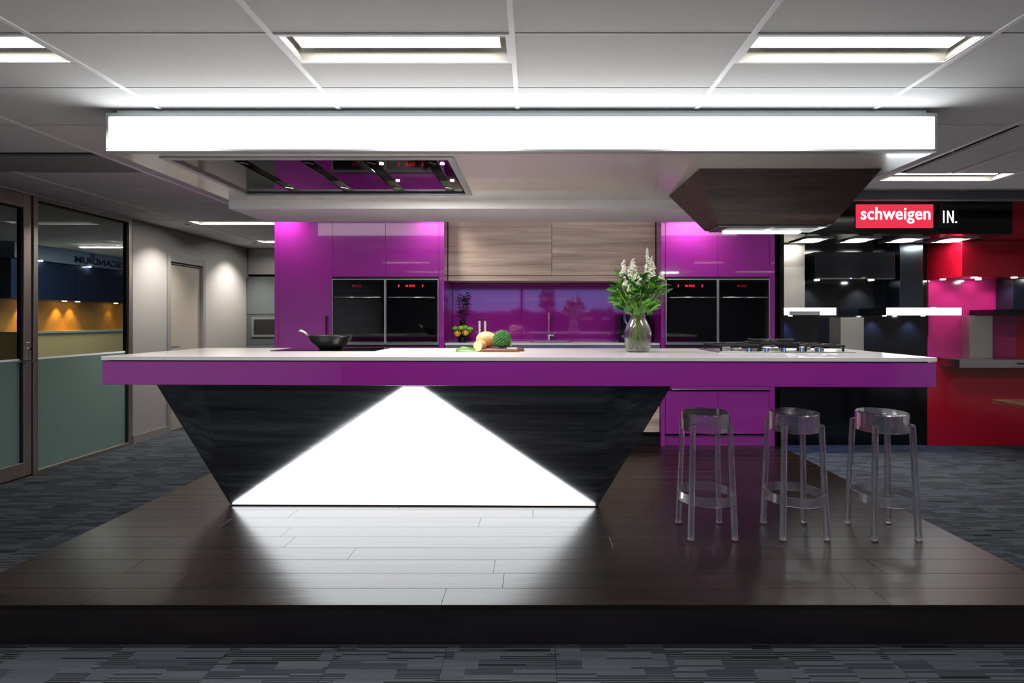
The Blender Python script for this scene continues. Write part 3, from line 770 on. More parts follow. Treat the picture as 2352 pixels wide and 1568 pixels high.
# ---------------------------------------------------------------- jug with flowers
JX, JY = .674, 3.37
jug = thing('glass_jug', 'clear glass jug of flowers on the white worktop', 'jug', (JX, JY, ZT))
outer = [(.066, .0), (.074, .004), (.082, .04), (.087, .09), (.086, .13), (.074, .17), (.056, .20), (.047, .225), (.049, .25), (.054, .262)]
inner = [(r - .004, max(h_, .012)) for r, h_ in outer[1:]]
MB().lathe([(0, 0)] + outer + list(reversed(inner)) + [(0, .012)], (JX, JY, ZT), 40).build('body', JUG, jug, smooth=True)
MB().tube([(JX - .047, JY, ZT + .245), (JX - .078, JY, ZT + .25), (JX - .088, JY, ZT + .225), (JX - .08, JY, ZT + .195), (JX - .066, JY, ZT + .178)], .0055, 10).build('handle', JUG, jug, smooth=True)
MB().lathe([(0, .0125), (.0765, .0125), (.0775, .04), (.0825, .09), (.0825, .1), (0, .1)], (JX, JY, ZT), 36).build('water', WATER, jug, smooth=False)
bq = thing('flower_bouquet', 'bunch of white flower spikes and green leaves standing in the glass jug', 'flowers', (JX, JY, ZT + .02))
ZB = ZT + .02
def s2x(px): return (px - 1225) * JY / 1200
def s2z(py): return 1.516 - (py - 735) * JY / 1200
tips = []
for i in range(14):
    a = i * 2.39996; r = .05 + .10 * math.sqrt((i + .5) / 14)
    tips.append((JX + r * math.cos(a) * 1.05, JY + r * math.sin(a) * .8, ZT + random.uniform(.36, .5)))
for i, tp in enumerate(tips):
    a = i * 2.39996 + 2.5
    b0 = (JX + .055 * math.cos(a), JY + .055 * math.sin(a), ZT + .016)
    nk = (JX + .02 * math.cos(i * 1.7), JY + .02 * math.sin(i * 1.7), ZT + .225)
    MB().tube([b0, ((b0[0] + nk[0]) / 2, (b0[1] + nk[1]) / 2, ZT + .12), nk, ((nk[0] + tp[0]) / 2, (nk[1] + tp[1]) / 2, ZT + .3), tp], [.0035, .0035, .003, .003, .002], 7).build('stem', STEM, bq, smooth=True)
# one leaf mesh, bent and pointed, shared
def leaf_mesh(L_, W_):
    m = MB(); n = 6; vs_ = []; fs = []
    for i in range(n + 1):
        t = i / n; wv = W_ * math.sin(PI * min(1, t * .92 + .04)) ** .8 * (1 - .25 * t); zz = -.35 * L_ * t * t
        vs_ += [(-wv, L_ * t, zz + .15 * wv), (0, L_ * t, zz), (wv, L_ * t, zz + .15 * wv)]
    for i in range(n):
        for k in range(2): fs.append((i * 3 + k, i * 3 + k + 1, i * 3 + k + 4, i * 3 + k + 3))
    return m.add(vs_, fs)
def leaf_rot(d, roll):
    q = Vector(d).to_track_quat('Y', 'Z') @ Matrix.Rotation(roll, 3, 'Y').to_quaternion()
    return q.to_euler()
lp = leaf_mesh(.068, .023).build('leaf', LEAF, bq, smooth=True, loc=(0, 0, 0))
first = True
for i in range(270):
    a = random.uniform(0, 2 * PI); t = random.random() ** .9
    zz = ZT + .235 + .25 * t
    rad = (.03 + .135 * math.sin(PI * min(1, .10 + t * .74))) * math.sqrt(random.uniform(.06, 1.0))
    p = Vector((JX + rad * math.cos(a) * 1.0, JY + rad * math.sin(a) * .8, zz))
    d = Vector((math.cos(a), math.sin(a) * .8, random.uniform(-.05, 1.3) + .9 * (1 - rad / .16)))
    rt = leaf_rot(d, random.uniform(-.9, .9)); s_ = random.uniform(.6, 1.1)
    if first:
        lp.location = p - WL[bq.name]; lp.rotation_euler = rt; lp.scale = (s_,) * 3; first = False
    else: share(lp, p, bq, rt, (s_,) * 3)
def spike(px, py_top, py_bot, wid, dy):
    x, zt_, zb_ = s2x(px), s2z(py_top), s2z(py_bot)
    m = MB(); n = int(34 + (zt_ - zb_) * 460)
    for i in range(n):
        t = i / n; r = wid * random.uniform(.35, 1.15) * (1 - t ** 1.6) + .002; a = i * 2.39996 + random.uniform(-.4, .4)
        q = random.uniform(.7, 1.25) * (.0088 - .0052 * t)
        m.ball((x + r * math.cos(a) * .9 + .004 * math.sin(9 * t + px), JY + dy + r * math.sin(a) * .9, zb_ + (zt_ - zb_) * t + random.uniform(-.006, .006)), (q * random.uniform(.7, 1.3), q, q * random.uniform(.6, 1.1)), 6, 4)
    o = m.build('blossom_spike', BLOSSOM, bq, smooth=True)
    MB().tube([(x, JY + dy, zb_ + .3 * (zt_ - zb_)), (x, JY + dy, zt_ + .012)], [.004, .003], 6).build('bud_tip', BUD, o)
for a in ((1431, 597, 632, .020, -.03), (1443, 615, 640, .018, -.05), (1456, 592, 625, .024, .03), (1486, 572, 640, .022, -.02), (1499, 588, 636, .026, .02), (1494, 612, 645, .026, -.05),
          (1517, 626, 642, .020, -.02), (1452, 632, 652, .020, -.09), (1461, 636, 655, .016, -.1), (1430, 640, 658, .013, -.10), (1438, 655, 668, .010, -.11), (1458, 648, 656, .009, -.115)): spike(*a)

# ================================================================== CLEAR STOOLS
def make_stool(x, y, label):
    z0 = PZ; st = thing('bar_stool', label, 'bar stool', (x, y, z0), 'clear bar stools at the island')
    H = .75; r = .144
    MB().lathe([(0, H), (r - .01, H), (r - .002, H - .004), (r, H - .012), (r, H - .115), (r - .006, H - .118), (r - .009, H - .115), (r - .009, H - .016), (r - .014, H - .010), (0, H - .010)], (x, y, z0), 48).build('seat', ACRYLIC, st, smooth=False)
    for sx in (-1, 1):
        for sy in (-1, 1):
            # square-section leg, outside the seat rim at the top and splayed at the floor
            top = Vector((x + sx * .111, y + sy * .111, z0 + H - .06)); bot = Vector((x + sx * .132, y + sy * .134, z0 + .012))
            lo_, hi_ = [], []
            for ring, cpt, hw_ in ((lo_, bot, .0175), (hi_, top, .0160)):
                for dx, dy in ((-1, -1), (1, -1), (1, 1), (-1, 1)): ring.append((cpt.x + dx * hw_, cpt.y + dy * hw_, cpt.z))
            lg = MB().hexa(lo_, hi_).build('leg', ACRYLIC, st, bevel=.013, segs=4)
            MB().lathe([(.015, 0), (.021, .004), (.020, .012), (.015, .013)], (bot.x, bot.y, z0), 14).build('foot', ACRYLIC, lg, smooth=True)
    rr = .168
    MB().lathe([(rr, .205), (rr + .006, .205), (rr + .003, .258), (rr - .003, .258), (rr, .205)], (x, y, z0), 48, cap=False).build('footrest', ACRYLIC, st, smooth=False)
    return st
st = make_stool(1.075, 3.262, 'clear plastic bar stool next to the island base')
copy_tree(st, (1.624, 3.258, PZ), 'middle one of three clear plastic bar stools')
copy_tree(st, (2.169, 3.255, PZ), 'clear plastic bar stool by the open edge of the platform')

# ================================================================== BACK KITCHEN
YF = 5.45
def oven(x0, x1, z0, z1, label, bright):
    t = thing('wall_oven', label, 'oven', ((x0 + x1) / 2, YF, z0), 'built-in black ovens')
    f = .008
    MB().box(x0, x0 + f, YF - .012, YF + .02, z0, z1).box(x1 - f, x1, YF - .012, YF + .02, z0, z1).box(x0 + f, x1 - f, YF - .012, YF + .02, z0, z0 + f).box(x0 + f, x1 - f, YF - .012, YF + .02, z1 - f, z1).build('frame', ALU, t)
    zs = z1 - .145
    B(x0 + f, x1 - f, YF - .008, YF + .02, zs, z1 - f).build('control_panel', BLACKGLASS, t)
    B(x0 + f, x1 - f, YF - .010, YF + .02, z0 + .035, zs - .006).build('oven_door', BLACKGLASS, t, bevel=.002)
    B(x0 + f, x1 - f, YF - .006, YF + .02, z0 + f, z0 + .03).build('bottom_strip', STEEL_H, t)
    zh = z1 - .195
    hd_ = MB().tube([(x0 + .035, YF - .045, zh), (x1 - .035, YF - .045, zh)], .008, 10).build('handle', STEEL_H, t, smooth=True)
    for xx in (x0 + .05, x1 - .05): MB().tube([(xx, YF - .045, zh), (xx, YF - .008, zh)], .006, 8).build('handle_mount', STEEL_H, hd_)
    em = E_RED if bright else E_REDDIM
    xm = (x0 + x1) / 2 - .01; zd = z1 - .072; yd0, yd1 = YF - .010, YF - .0075
    dsp = MB()
    for dx in (-.055, -.042): dsp.box(xm + dx, xm + dx + .009, yd0, yd1, zd - .010, zd + .010)
    for k, dx in enumerate((-.018, .004, .026)):       # seven-segment figures
        for a, b2, c2, d2 in ((0, .014, .008, .011), (0, .014, -.0015, .0015), (0, .014, -.011, -.008), (0, .003, 0, .010), (.011, .014, -.010, 0)):
            dsp.box(xm + dx + a, xm + dx + b2, yd0, yd1, zd + c2, zd + d2)
    dsp.build('display', em, t)
    if bright:
        for dx in (-.135, .115):
            MB().box(xm + dx, xm + dx + .012, yd0, yd1, zd - .012, zd + .004).box(xm + dx + .004, xm + dx + .014, yd0, yd1, zd + .004, zd + .013).build('control_symbol', em, t)
    return t

ZO0, ZO1 = 1.262, 1.945
def tower(name, label, x0, x1, doors, ovens, split_low):
    t = thing(name, label, 'cupboard', ((x0 + x1) / 2, YF + .3, PZ))
    B(x0, x0 + .04, YF, 6.05, PZ, 2.742).build('side_panel', PURPLE, t, bevel=.002)
    B(x1 - .055, x1, YF, 6.05, PZ, 2.742).build('side_panel', PURPLE, t, bevel=.002)
    B(x0 + .04, x1 - .055, YF, YF + .022, 2.652, 2.742).build('top_rail', PURPLE, t, bevel=.002)
    B(x0 + .04, x1 - .055, YF + .024, 6.04, 2.72, 2.742).build('carcass_top', PURPLE, t)
    B(x0 + .042, x1 - .057, YF + .05, 6.04, PZ + .12, 2.65).build('carcass', BLACKMATT, t)
    B(x0 + .04, x1 - .055, YF + .04, YF + .05, PZ, PZ + .11).build('kickboard', PURPLE, t)
    for a, b2, z0, z1 in doors:
        B(a + .0015, b2 - .0015, YF, YF + .02, z0, z1).build('door', PURPLE, t, bevel=.0015)
    return t
g = .003
lt = tower('tall_cupboard', 'tall glossy purple cupboard with pantry door and two ovens beside the passage', -2.70, -.93,
           [(-2.66, -2.10, PZ + .115, 2.649), (-2.10, -1.543, 1.968, 2.649), (-1.543, -.985, 1.968, 2.649), (-2.10, -1.543, PZ + .115, 1.235), (-1.543, -.985, PZ + .115, 1.235)], None, None)
MB().box(-2.155, -2.143, YF - .03, YF - .018, 1.25, 1.56).box(-2.155, -2.143, YF - .018, YF, 1.26, 1.272).box(-2.155, -2.143, YF - .018, YF, 1.54, 1.552).build('handle', BLACK, lt)
B(-2.10, -.985, YF + .006, YF + .02, 1.946, 1.966).build('shadow_strip', BLACKMATT, lt)
B(-2.10, -.985, YF + .006, YF + .02, 1.236, 1.261).build('shadow_strip', BLACKMATT, lt)
oven(-2.097, -1.546, ZO0, ZO1, 'black glass oven with dim red display beside the pantry door', False)
oven(-1.540, -.988, ZO0, ZO1, 'black glass oven with bright red display beside the veneer cupboards', True)
rt = tower('tall_cupboard', 'tall glossy purple cupboard with two ovens beside the black display', 1.332, 2.52,
           [(1.376, 1.922, 1.968, 2.649), (1.922, 2.463, 1.968, 2.649), (1.376, 1.922, PZ + .13, .775), (1.922, 2.463, PZ + .13, .775), (1.376, 2.463, .80, 1.225)], None, None)
B(1.376, 2.463, YF + .006, YF + .02, 1.946, 1.966).build('shadow_strip', BLACKMATT, rt)
B(1.376, 2.463, YF + .006, YF + .02, .776, .799).build('shadow_strip', BLACKMATT, rt)
B(1.376, 2.463, YF + .006, YF + .02, 1.226, 1.261).build('shadow_strip', BLACKMATT, rt)
B(1.44, 2.46, YF - .025, YF + .004, .790, .800).build('handle', STEEL_H, rt, bevel=.002)
oven(1.378, 1.919, ZO0, ZO1, 'black glass oven with bright red display behind the flowers', True)
oven(1.925, 2.461, ZO0, ZO1, 'black glass oven with dim red display beside the black display wall', False)

YU = 5.68
oc = thing('overhead_cupboard', 'pale grained veneer overhead cupboard between the purple towers', 'cupboard', (.2, 5.85, 1.942))
B(-.925, 1.325, YU + .022, 6.05, 1.946, 2.68).build('carcass', GREIGE, oc)
B(-.925, .198, YU, YU + .02, 2.003, 2.676).build('door', GREIGE, oc, bevel=.0015)
B(.202, 1.325, YU, YU + .02, 2.003, 2.676).build('door', GREIGE, oc, bevel=.0015)
B(-.925, 1.325, YU, YU + .02, 1.942, 1.999).build('bottom_rail', GREIGE, oc, bevel=.0015)
struct(B(-.928, 1.330, 5.60, 6.06, 2.682, 2.745).build('trim_3', WALLWHITE), 'ceiling strip above the veneer cupboards')
spb = thing('splashback', 'mirror-gloss purple glass splashback behind the sink', 'splashback', (.2, 6.04, 1.28))
for a, b_ in ((-.926, -.14), (-.137, 1.328)):
    B(a, b_, 6.035, 6.055, 1.277, 1.94).build('panel', SPLASH, spb)
bc = thing('base_cupboard', 'low veneer cupboard run under the steel-edged bench', 'cupboard', (.2, 5.75, PZ))
B(-.925, 1.327, YF + .06, 6.05, PZ + .12, 1.20).build('carcass', BLACKMATT, bc)
for i in range(4):
    xa = -.925 + i * .563
    B(xa + .002, xa + .561, YF + .038, YF + .058, PZ + .14, 1.19).build('door', GREIGE, bc, bevel=.0015)
B(-.925, 1.327, YF + .10, YF + .11, PZ, PZ + .118).build('kickboard', BLACKMATT, bc)
bt = thing('kitchen_bench', 'thin white bench with steel edge below the purple splashback', 'worktop', (.2, 5.75, 1.2))
B(-.925, 1.327, YF + .02, 6.033, 1.256, 1.274).build('top', WHITE_STONE, bt, bevel=.001)
B(-.925, 1.327, YF + .025, YF + .045, 1.201, 1.255).build('edge', STEEL_H, bt)
B(-.925, 1.327, YF + .046, 6.03, 1.201, 1.255).build('underlayer', BLACKMATT, bt)
sk = thing('sink', 'shallow steel sink rim on the back bench', 'sink', (.19, 5.72, 1.274))
MB().box(-.03, .41, 5.53, 5.55, 1.274, 1.284).box(-.03, .41, 5.91, 5.93, 1.274, 1.284).box(-.03, -.01, 5.55, 5.91, 1.274, 1.284).box(.39, .41, 5.55, 5.91, 1.274, 1.284).build('rim', STEEL_H, sk, bevel=.002)
B(-.01, .39, 5.55, 5.91, 1.2745, 1.276).build('basin', STEEL, sk)
tp = thing('tap', 'slim chrome mixer tap standing behind the sink', 'tap', (.178, 5.94, 1.274))
TX, TY = .178, 5.955
MB().tube([(TX, TY, 1.274), (TX, TY, 1.36)], .014, 14).build('body', CHROME, tp, smooth=True)
MB().tube([(TX - .02, TY, 1.345), (TX + .062, TY, 1.345)], .012, 12).build('mixer', CHROME, tp, smooth=True)
MB().tube([(TX + .055, TY, 1.345), (TX + .06, TY - .01, 1.385)], .004, 8).build('lever', CHROME, tp, smooth=True)
MB().tube([(TX, TY, 1.36), (TX, TY, 1.575), (TX - .002, TY - .04, 1.598), (TX - .004, TY - .13, 1.598), (TX - .004, TY - .15, 1.585)], .009, 12).build('spout', CHROME, tp, smooth=True)

# wire fruit bowl with limes and lemons, dark plant behind, mills, coffee machine
FX, FY, FZ = -.775, 5.72, 1.274
fb = thing('fruit_bowl', 'black wire fruit bowl on the back bench', 'bowl', (FX, FY, FZ))
MB().lathe([(.05, 0), (.055, .006), (.02, .012), (.018, .05)], (FX, FY, FZ), 24).build('foot', BLACKMATT, fb)
for k in range(14):
    a = 2 * PI * k / 14
    MB().tube([(FX + r * math.cos(a), FY + r * math.sin(a), FZ + z) for r, z in ((.018, .05), (.06, .06), (.10, .09), (.125, .135))], .0025, 6).build('wire', BLACKMATT, fb)
MB().tube([(FX + .125 * math.cos(t * PI / 16), FY + .125 * math.sin(t * PI / 16), FZ + .135) for t in range(33)], .004, 6).build('rim', BLACKMATT, fb)
def fruit(name, m_, label, cat, dx, dy, dz, rr, grp):
    o = MB().lathe([(0, -rr * 1.12), (rr * .3, -rr * 1.02), (rr * .75, -rr * .68), (rr, 0), (rr * .75, rr * .68), (rr * .3, rr * 1.02), (rr * .12, rr * 1.15), (0, rr * 1.18)], (FX + dx, FY + dy, FZ + dz), 16, axis='x').build(name, m_, smooth=True)
    return tag(o, label, cat, grp)
for dx, dy, dz in ((-.075, -.03, .150), (-.01, -.05, .155), (.03, .02, .158), (.085, -.02, .140)):
    fruit('lime', LIME, 'green lime heaped on top of the wire fruit bowl', 'lime', dx, dy, dz, .032, 'limes in the fruit bowl')
for dx, dy, dz in ((-.045, -.068, .098), (.04, -.07, .107)):
    fruit('lemon', LEMON, 'yellow lemon low in the wire fruit bowl', 'lemon', dx, dy, dz, .034, 'lemons in the fruit bowl')
dp = thing('potted_plant', 'dark leafy plant in a black vase behind the fruit bowl', 'plant', (-.80, 5.92, 1.274))
MB().lathe([(.05, 0), (.06, .05), (.05, .16), (.03, .22), (.035, .24), (.028, .24), (.024, .22), (0, .2)], (-.80, 5.92, 1.274), 24).build('vase', BLACK, dp, smooth=True)
for k in range(5):
    a = k * 1.3
    MB().tube([(-.80, 5.92, 1.48), (-.80 + .03 * math.cos(a), 5.92 + .03 * math.sin(a), 1.62), (-.80 + .06 * math.cos(a), 5.92 + .05 * math.sin(a), 1.78)], .004, 6).build('stem', DARKLEAF, dp)
dl = leaf_mesh(.07, .02).build('leaf', DARKLEAF, dp, smooth=True, loc=(0, 0, 0)); first = True
for i in range(70):
    a = random.uniform(0, 2 * PI); t = random.random(); rad = random.uniform(.01, .055)
    p = Vector((-.80 + rad * math.cos(a), 5.92 + rad * .9 * math.sin(a), 1.55 + .27 * t)); rt_ = leaf_rot((math.cos(a), math.sin(a) * .5, random.uniform(0, 1)), random.uniform(-.6, .6)); s_ = random.uniform(.45, .75)
    if first: dl.location = p - WL[dp.name]; dl.rotation_euler = rt_; dl.scale = (s_,) * 3; first = False
    else: share(dl, p, dp, rt_, (s_,) * 3)
for i, x in enumerate((-.592, -.530)):
    pm = thing('pepper_mill', 'slim white mill with black cap on the back bench', 'pepper mill', (x, 5.75, 1.274), 'pair of slim mills')
    MB().lathe([(.016, 0), (.016, .02), (.011, .06), (.0125, .235), (.0, .235)], (x, 5.75, 1.274), 18).build('body', mat('mill_white%d' % i, S(225, 225, 222), .3), pm, smooth=True)
    c_ = MB().lathe([(.014, .236), (.014, .25), (.010, .254), (0, .254)], (x, 5.75, 1.274), 18).build('cap', BLACKMATT, pm)
    MB().ball((x, 5.75, 1.274 + .260), .007, 10, 6).build('knob', CHROME, c_, smooth=True)
cm = thing('coffee_machine', 'black coffee machine with steel knob on the back bench behind the jug', 'coffee machine', (1.10, 5.8, 1.274))
MB().box(.935, 1.27, 5.70, 5.98, 1.274, 1.58).build('body', BLACK, cm, bevel=.01)
MB().box(.95, 1.255, 5.60, 5.70, 1.274, 1.31).build('drip_tray', BLACK, cm, bevel=.004)
MB().box(.97, 1.235, 5.64, 5.70, 1.47, 1.57).build('head', BLACK, cm, bevel=.006)
MB().lathe([(.018, -.03), (.018, 0), (0, 0)], (.975, 5.70, 1.335), 16, axis='y').build('knob', CHROME, cm)

# ================================================================== BLACK AND RED HOOD DISPLAY
YW = 6.34
wd_ = wall('wall_display', BLACK, 'glossy black display wall hung with range hoods', (2.56, 4.78, YW, YW + .1, 0, 2.751))
wr_ = wall('wall_display_red', REDWALL, 'glossy crimson display wall beside the black one', (4.78, 7.5, YW, YW + .1, 0, 2.751))
struct(B(2.56, 2.60, 5.42, YW, 0, 2.751).build('trim_4', BLACK), 'black side panel beside the purple tower')
fa = thing('sign_fascia', 'black bulkhead carrying the illuminated signs', 'bulkhead', (3.77, 5.9, 2.41))
B(2.60, 4.97, 5.42, YW, 2.41, CEIL - .007).build('box', BLACK, fa)
fr_ = B(4.972, 7.46, 5.42, YW - .03, 2.41, CEIL - .007).build('red_bulkhead', REDWALL)
tag(fr_, 'dark red bulkhead next to the black sign bulkhead', 'bulkhead')
struct(B(2.45, 7.5, 4.98, 5.02, 2.664, CEIL - .007).build('trim_5', mat('slate_trim', S(96, 102, 110), .6)), 'grey ceiling trim above the signs')
YS = 5.42
def fx(px): return (px - 1225) * (YS - .02) / 1200
def fz(py): return 1.516 - (py - 735) * (YS - .02) / 1200
s1 = thing('illuminated_sign', 'glowing red sign with white lower-case lettering on the black bulkhead', 'sign', ((fx(1968) + fx(2144)) / 2, YS - .02, fz(523)))
B(fx(1968), fx(2144), YS - .02, YS - .001, fz(523), fz(469)).build('panel', E_SIGN, s1, bevel=.002)
text_mesh('lettering', 'schweigen', E_WHITE, s1, ((fx(1977) + fx(2136)) / 2, YS - .024, fz(494.5)), (514.5 - 477) * 5.4 / 1200, (2136 - 1977) * 5.4 / 1200, TXT_F, bold=.009, space=1.04)
s2 = thing('illuminated_sign', 'small black square sign with thin white capitals beside the red sign', 'sign', ((fx(2160) + fx(2202)) / 2, YS - .014, fz(524)))
B(fx(2158), fx(2202), YS - .014, YS - .001, fz(524), fz(469)).build('panel', mat('sign_black', S(24, 25, 28), .3), s2, bevel=.002)
lt_ = MB(); q = .0062; ya, yb = YS - .0175, YS - .0142; zb_, zt_ = fz(511.5), fz(483.5)     # thin strokes of I, N and full stop
for px_ in (2168.5, 2177.5, 2190): lt_.box(fx(px_) - q, fx(px_) + q, ya, yb, zb_, zt_)
lt_.hexa([(fx(2190) - q, ya, zb_), (fx(2190) + q, ya, zb_), (fx(2190) + q, yb, zb_), (fx(2190) - q, yb, zb_)], [(fx(2177.5) - q, ya, zt_), (fx(2177.5) + q, ya, zt_), (fx(2177.5) + q, yb, zt_), (fx(2177.5) - q, yb, zt_)])
lt_.box(fx(2197) - .0085, fx(2197) + .0085, ya, yb, zb_, zb_ + .017)
lt_.build('lettering', E_WHITE, s2)
for i, xc in enumerate((3.09, 3.605, 4.125, 4.645)):
    lab = ['beside the purple tower', 'second from the purple tower', 'third from the purple tower', 'beside the red bulkhead'][i]
    t = thing('square_downlight', 'square surface downlight under the sign bulkhead, ' + lab, 'downlight', (xc, 5.82, 2.40), 'square downlights under the bulkhead')
    m = MB(); x0, x1, y0, y1 = xc - .15, xc + .15, 5.62, 6.02
    m.box(x0, x1, y0, y0 + .05, 2.398, 2.4095).box(x0, x1, y1 - .05, y1, 2.398, 2.4095).box(x0, x0 + .04, y0 + .05, y1 - .05, 2.398, 2.4095).box(x1 - .04, x1, y0 + .05, y1 - .05, 2.398, 2.4095)
    m.build('frame', STEEL_H, t, bevel=.002)
    MB().lathe([(0, 2.392), (.10, 2.392), (.12, 2.405)], (xc, 5.82, 0), 28).build('lens', E_SPOTW, t)
    lamp('SPOT', 'spot', (xc, 5.82, 2.385), (34, 26, 26, 8)[i], (1, .95, .88), t, (xc, 5.9, 0), spot_size=1.5, spot_blend=.8, shadow_soft_size=.08)

# T-shaped hood with chimney beside the purple tower
h1 = thing('wall_rangehood', 'steel chimney range hood with glowing front beside the purple tower', 'range hood', (3.05, 6.1, 1.57))
B(2.90, 3.17, 6.10, YW - .001, 1.66, 2.408).build('chimney', STEEL, h1, bevel=.002)
B(2.715, 3.41, 5.85, YW - .001, 1.568, 1.658).build('canopy', BLACKGLASS, h1, bevel=.002)
MB().box(2.72, 3.385, 5.842, 5.85, 1.617, 1.654).box(2.72, 2.86, 5.842, 5.85, 1.575, 1.617).box(3.21, 3.385, 5.842, 5.85, 1.575, 1.617).build('front_light', E_HOOD, h1)
B(2.862, 3.208, 5.843, 5.85, 1.573, 1.616).build('control_strip', ALU, h1)
MB().lathe([(0, 1.562), (.02, 1.562), (.02, 1.567)], (3.0, 6.1, 0), 14).build('lamp', E_SPOTC, h1)
lamp('SPOT', 'spot', (3.0, 6.25, 1.555), 22, (.22, .3, 1), h1, (3.0, 6.33, 1.2), spot_size=1.6, spot_blend=.8, shadow_soft_size=.02)
h2 = thing('wall_rangehood', 'dark glass chimney range hood with glowing front beside the red wall', 'range hood', (4.37, 6.1, 1.57))
B(4.28, 4.55, 6.10, YW - .001, 1.66, 2.408).build('chimney', brushed('dark_steel', S(92, 104, 114), .22, (40, 40, 1)), h2, bevel=.002)
B(3.95, 4.79, 5.85, YW - .001, 1.568, 1.658).build('canopy', BLACKGLASS, h2, bevel=.002)
B(3.955, 4.785, 5.842, 5.85, 1.572, 1.654).build('front_light', E_HOOD, h2)
for xx in (4.1, 4.55):
    MB().lathe([(0, 1.562), (.02, 1.562), (.02, 1.567)], (xx, 6.1, 0), 14).build('lamp', E_SPOTC, h2)
    lamp('SPOT', 'spot', (xx, 6.25, 1.555), 9, (.4, .55, 1), h2, (xx, 6.33, 1.2), spot_size=1.6, spot_blend=.8, shadow_soft_size=.02)
# sloping black glass hood
h3 = thing('angled_rangehood', 'black glass angled range hood with two bright lamps between the chimneys', 'range hood', (3.7, 6.2, 1.98))
MB().hexa([(3.24, 6.0, 1.985), (4.16, 6.0, 1.985), (4.16, YW - .001, 1.985), (3.24, YW - .001, 1.985)], [(3.24, 6.02, 2.30), (4.16, 6.02, 2.30), (4.16, YW - .001, 2.30), (3.24, YW - .001, 2.30)]).build('glass_body', BLACKGLASS, h3, bevel=.002)
B(3.27, 4.13, 5.992, 6.0, 1.986, 1.992).build('steel_lip', STEEL_H, h3)
MB().lathe([(0, -.006), (.007, -.006), (.007, 0)], (3.64, 5.99, 1.995), 10, axis='y').build('indicator', E_BLUE, h3)
for xx in (3.30, 3.93):
    MB().lathe([(0, 1.976), (.03, 1.976), (.03, 1.984)], (xx, 6.08, 0), 16).build('lamp', E_SPOTC, h3)
    lamp('SPOT', 'spot', (xx, 6.2, 1.97), 12, (1, .97, .92), h3, (xx, 6.33, 1.5), spot_size=1.6, spot_blend=.8, shadow_soft_size=.02)
# low steel hood, chimney visible above the island
h4 = thing('wall_rangehood', 'low steel chimney range hood between the two glowing hoods', 'range hood', (3.72, 6.15, .96))
B(3.59, 3.86, 6.10, YW - .001, 1.06, 1.545).build('chimney', STEEL, h4, bevel=.002)
B(3.30, 4.15, 5.9, YW - .001, .965, 1.06).build('canopy', STEEL_H, h4, bevel=.002)
# red side
rc = thing('red_wall_cupboard', 'glossy red overhead cupboard with small downlights', 'cupboard', (6.1, 6.1, 2.0))
B(4.782, 7.4, 5.83, YW - .001, 2.0, 2.408).build('body', REDWALL, rc, bevel=.002)
for xx, yy in ((4.80 + .06, 6.2), (5.0, 5.93), (5.28, 6.2), (5.46, 5.93), (5.9, 5.93)):
    MB().lathe([(0, 1.994), (.028, 1.994), (.028, 1.9995)], (xx, yy, 0), 16).build('lamp', E_SPOTC, rc)
for xx in (5.05, 5.5, 6.0):
    lamp('SPOT', 'spot', (xx, 6.08, 1.985), 2.6, (1, .9, 1.0), rc, (xx, 6.28, 1.2), spot_size=2.0, spot_blend=.9, shadow_soft_size=.03)
sp2 = B(4.785, 5.85, YW - .012, YW - .001, 1.062, 1.998).build('splashback', MAGENTA)
tag(sp2, 'magenta glass splashback below the red overhead cupboard', 'splashback')
h5 = thing('wall_rangehood', 'low steel chimney range hood on the red wall', 'range hood', (5.6, 6.2, .963))
B(5.18, 5.45, 6.20, YW - .013, 1.062, 1.57).build('chimney', STEEL, h5, bevel=.002)
B(4.92, 6.0, 6.03, YW - .001, .965, 1.0605).build('canopy', STEEL_H, h5, bevel=.002)
B(5.58, 5.72, 6.026, 6.03, 1.005, 1.02).build('control_strip', BLACK, h5)
h6 = thing('wall_rangehood', 'black chimney range hood high on the red wall', 'range hood', (5.7, 6.1, 1.57))
B(5.60, 5.84, 6.10, YW - .013, 1.64, 1.998).build('chimney', NAVY, h6, bevel=.002)
B(5.28, 6.1, 6.0, YW - .013, 1.575, 1.638).build('canopy', BLACK, h6, bevel=.002)
tb = thing('wooden_table', 'reddish wooden table corner in front of the crimson wall', 'table', (5.3, 4.6, 0))
B(4.43, 6.2, 4.2, 5.05, .715, .752).build('table_top', TABLEWOOD, tb, bevel=.003)
for xx, yy in ((4.9, 4.5), (6.1, 4.3), (4.9, 4.95), (6.1, 4.95)): B(xx - .03, xx + .03, yy - .03, yy + .03, 0, .715).build('leg', BLACKMATT, tb)

# ================================================================== END OF THE PASSAGE
ec = thing('tall_oven_cupboard', 'tall grey oven cupboard at the end of the passage', 'cupboard', (-4.2, 9.0, 0))
B(-4.885, -3.6, 8.93, 9.29, .02, 2.26).build('carcass', CABGREY, ec)
for z0, z1 in ((.1, 1.10), (1.62, 2.25)):
    B(-4.885, -3.603, 8.91, 8.929, z0, z1).build('door', CABGREY, ec, bevel=.002)
B(-4.885, -3.603, 8.91, 8.929, 1.11, 1.61).build('oven_surround', mat('grey_dark', S(76, 80, 80), .4), ec)
mw = thing('microwave', 'small built-in black microwave in the grey oven cupboard', 'microwave', (-4.4, 8.9, 1.22))
MB().box(-4.80, -4.05, 8.895, 8.909, 1.23, 1.27).box(-4.80, -4.05, 8.895, 8.909, 1.53, 1.57).box(-4.80, -4.76, 8.895, 8.909, 1.27, 1.53).box(-4.09, -4.05, 8.895, 8.909, 1.27, 1.53).build('frame', STEEL_H, mw)
B(-4.76, -4.09, 8.899, 8.909, 1.27, 1.53).build('glass', BLACKGLASS, mw)
struct(B(-4.885, -3.3, 8.95, 9.29, 2.30, CEIL - .007).build('trim_6', GREYWALL), 'grey bulkhead above the oven cupboard')

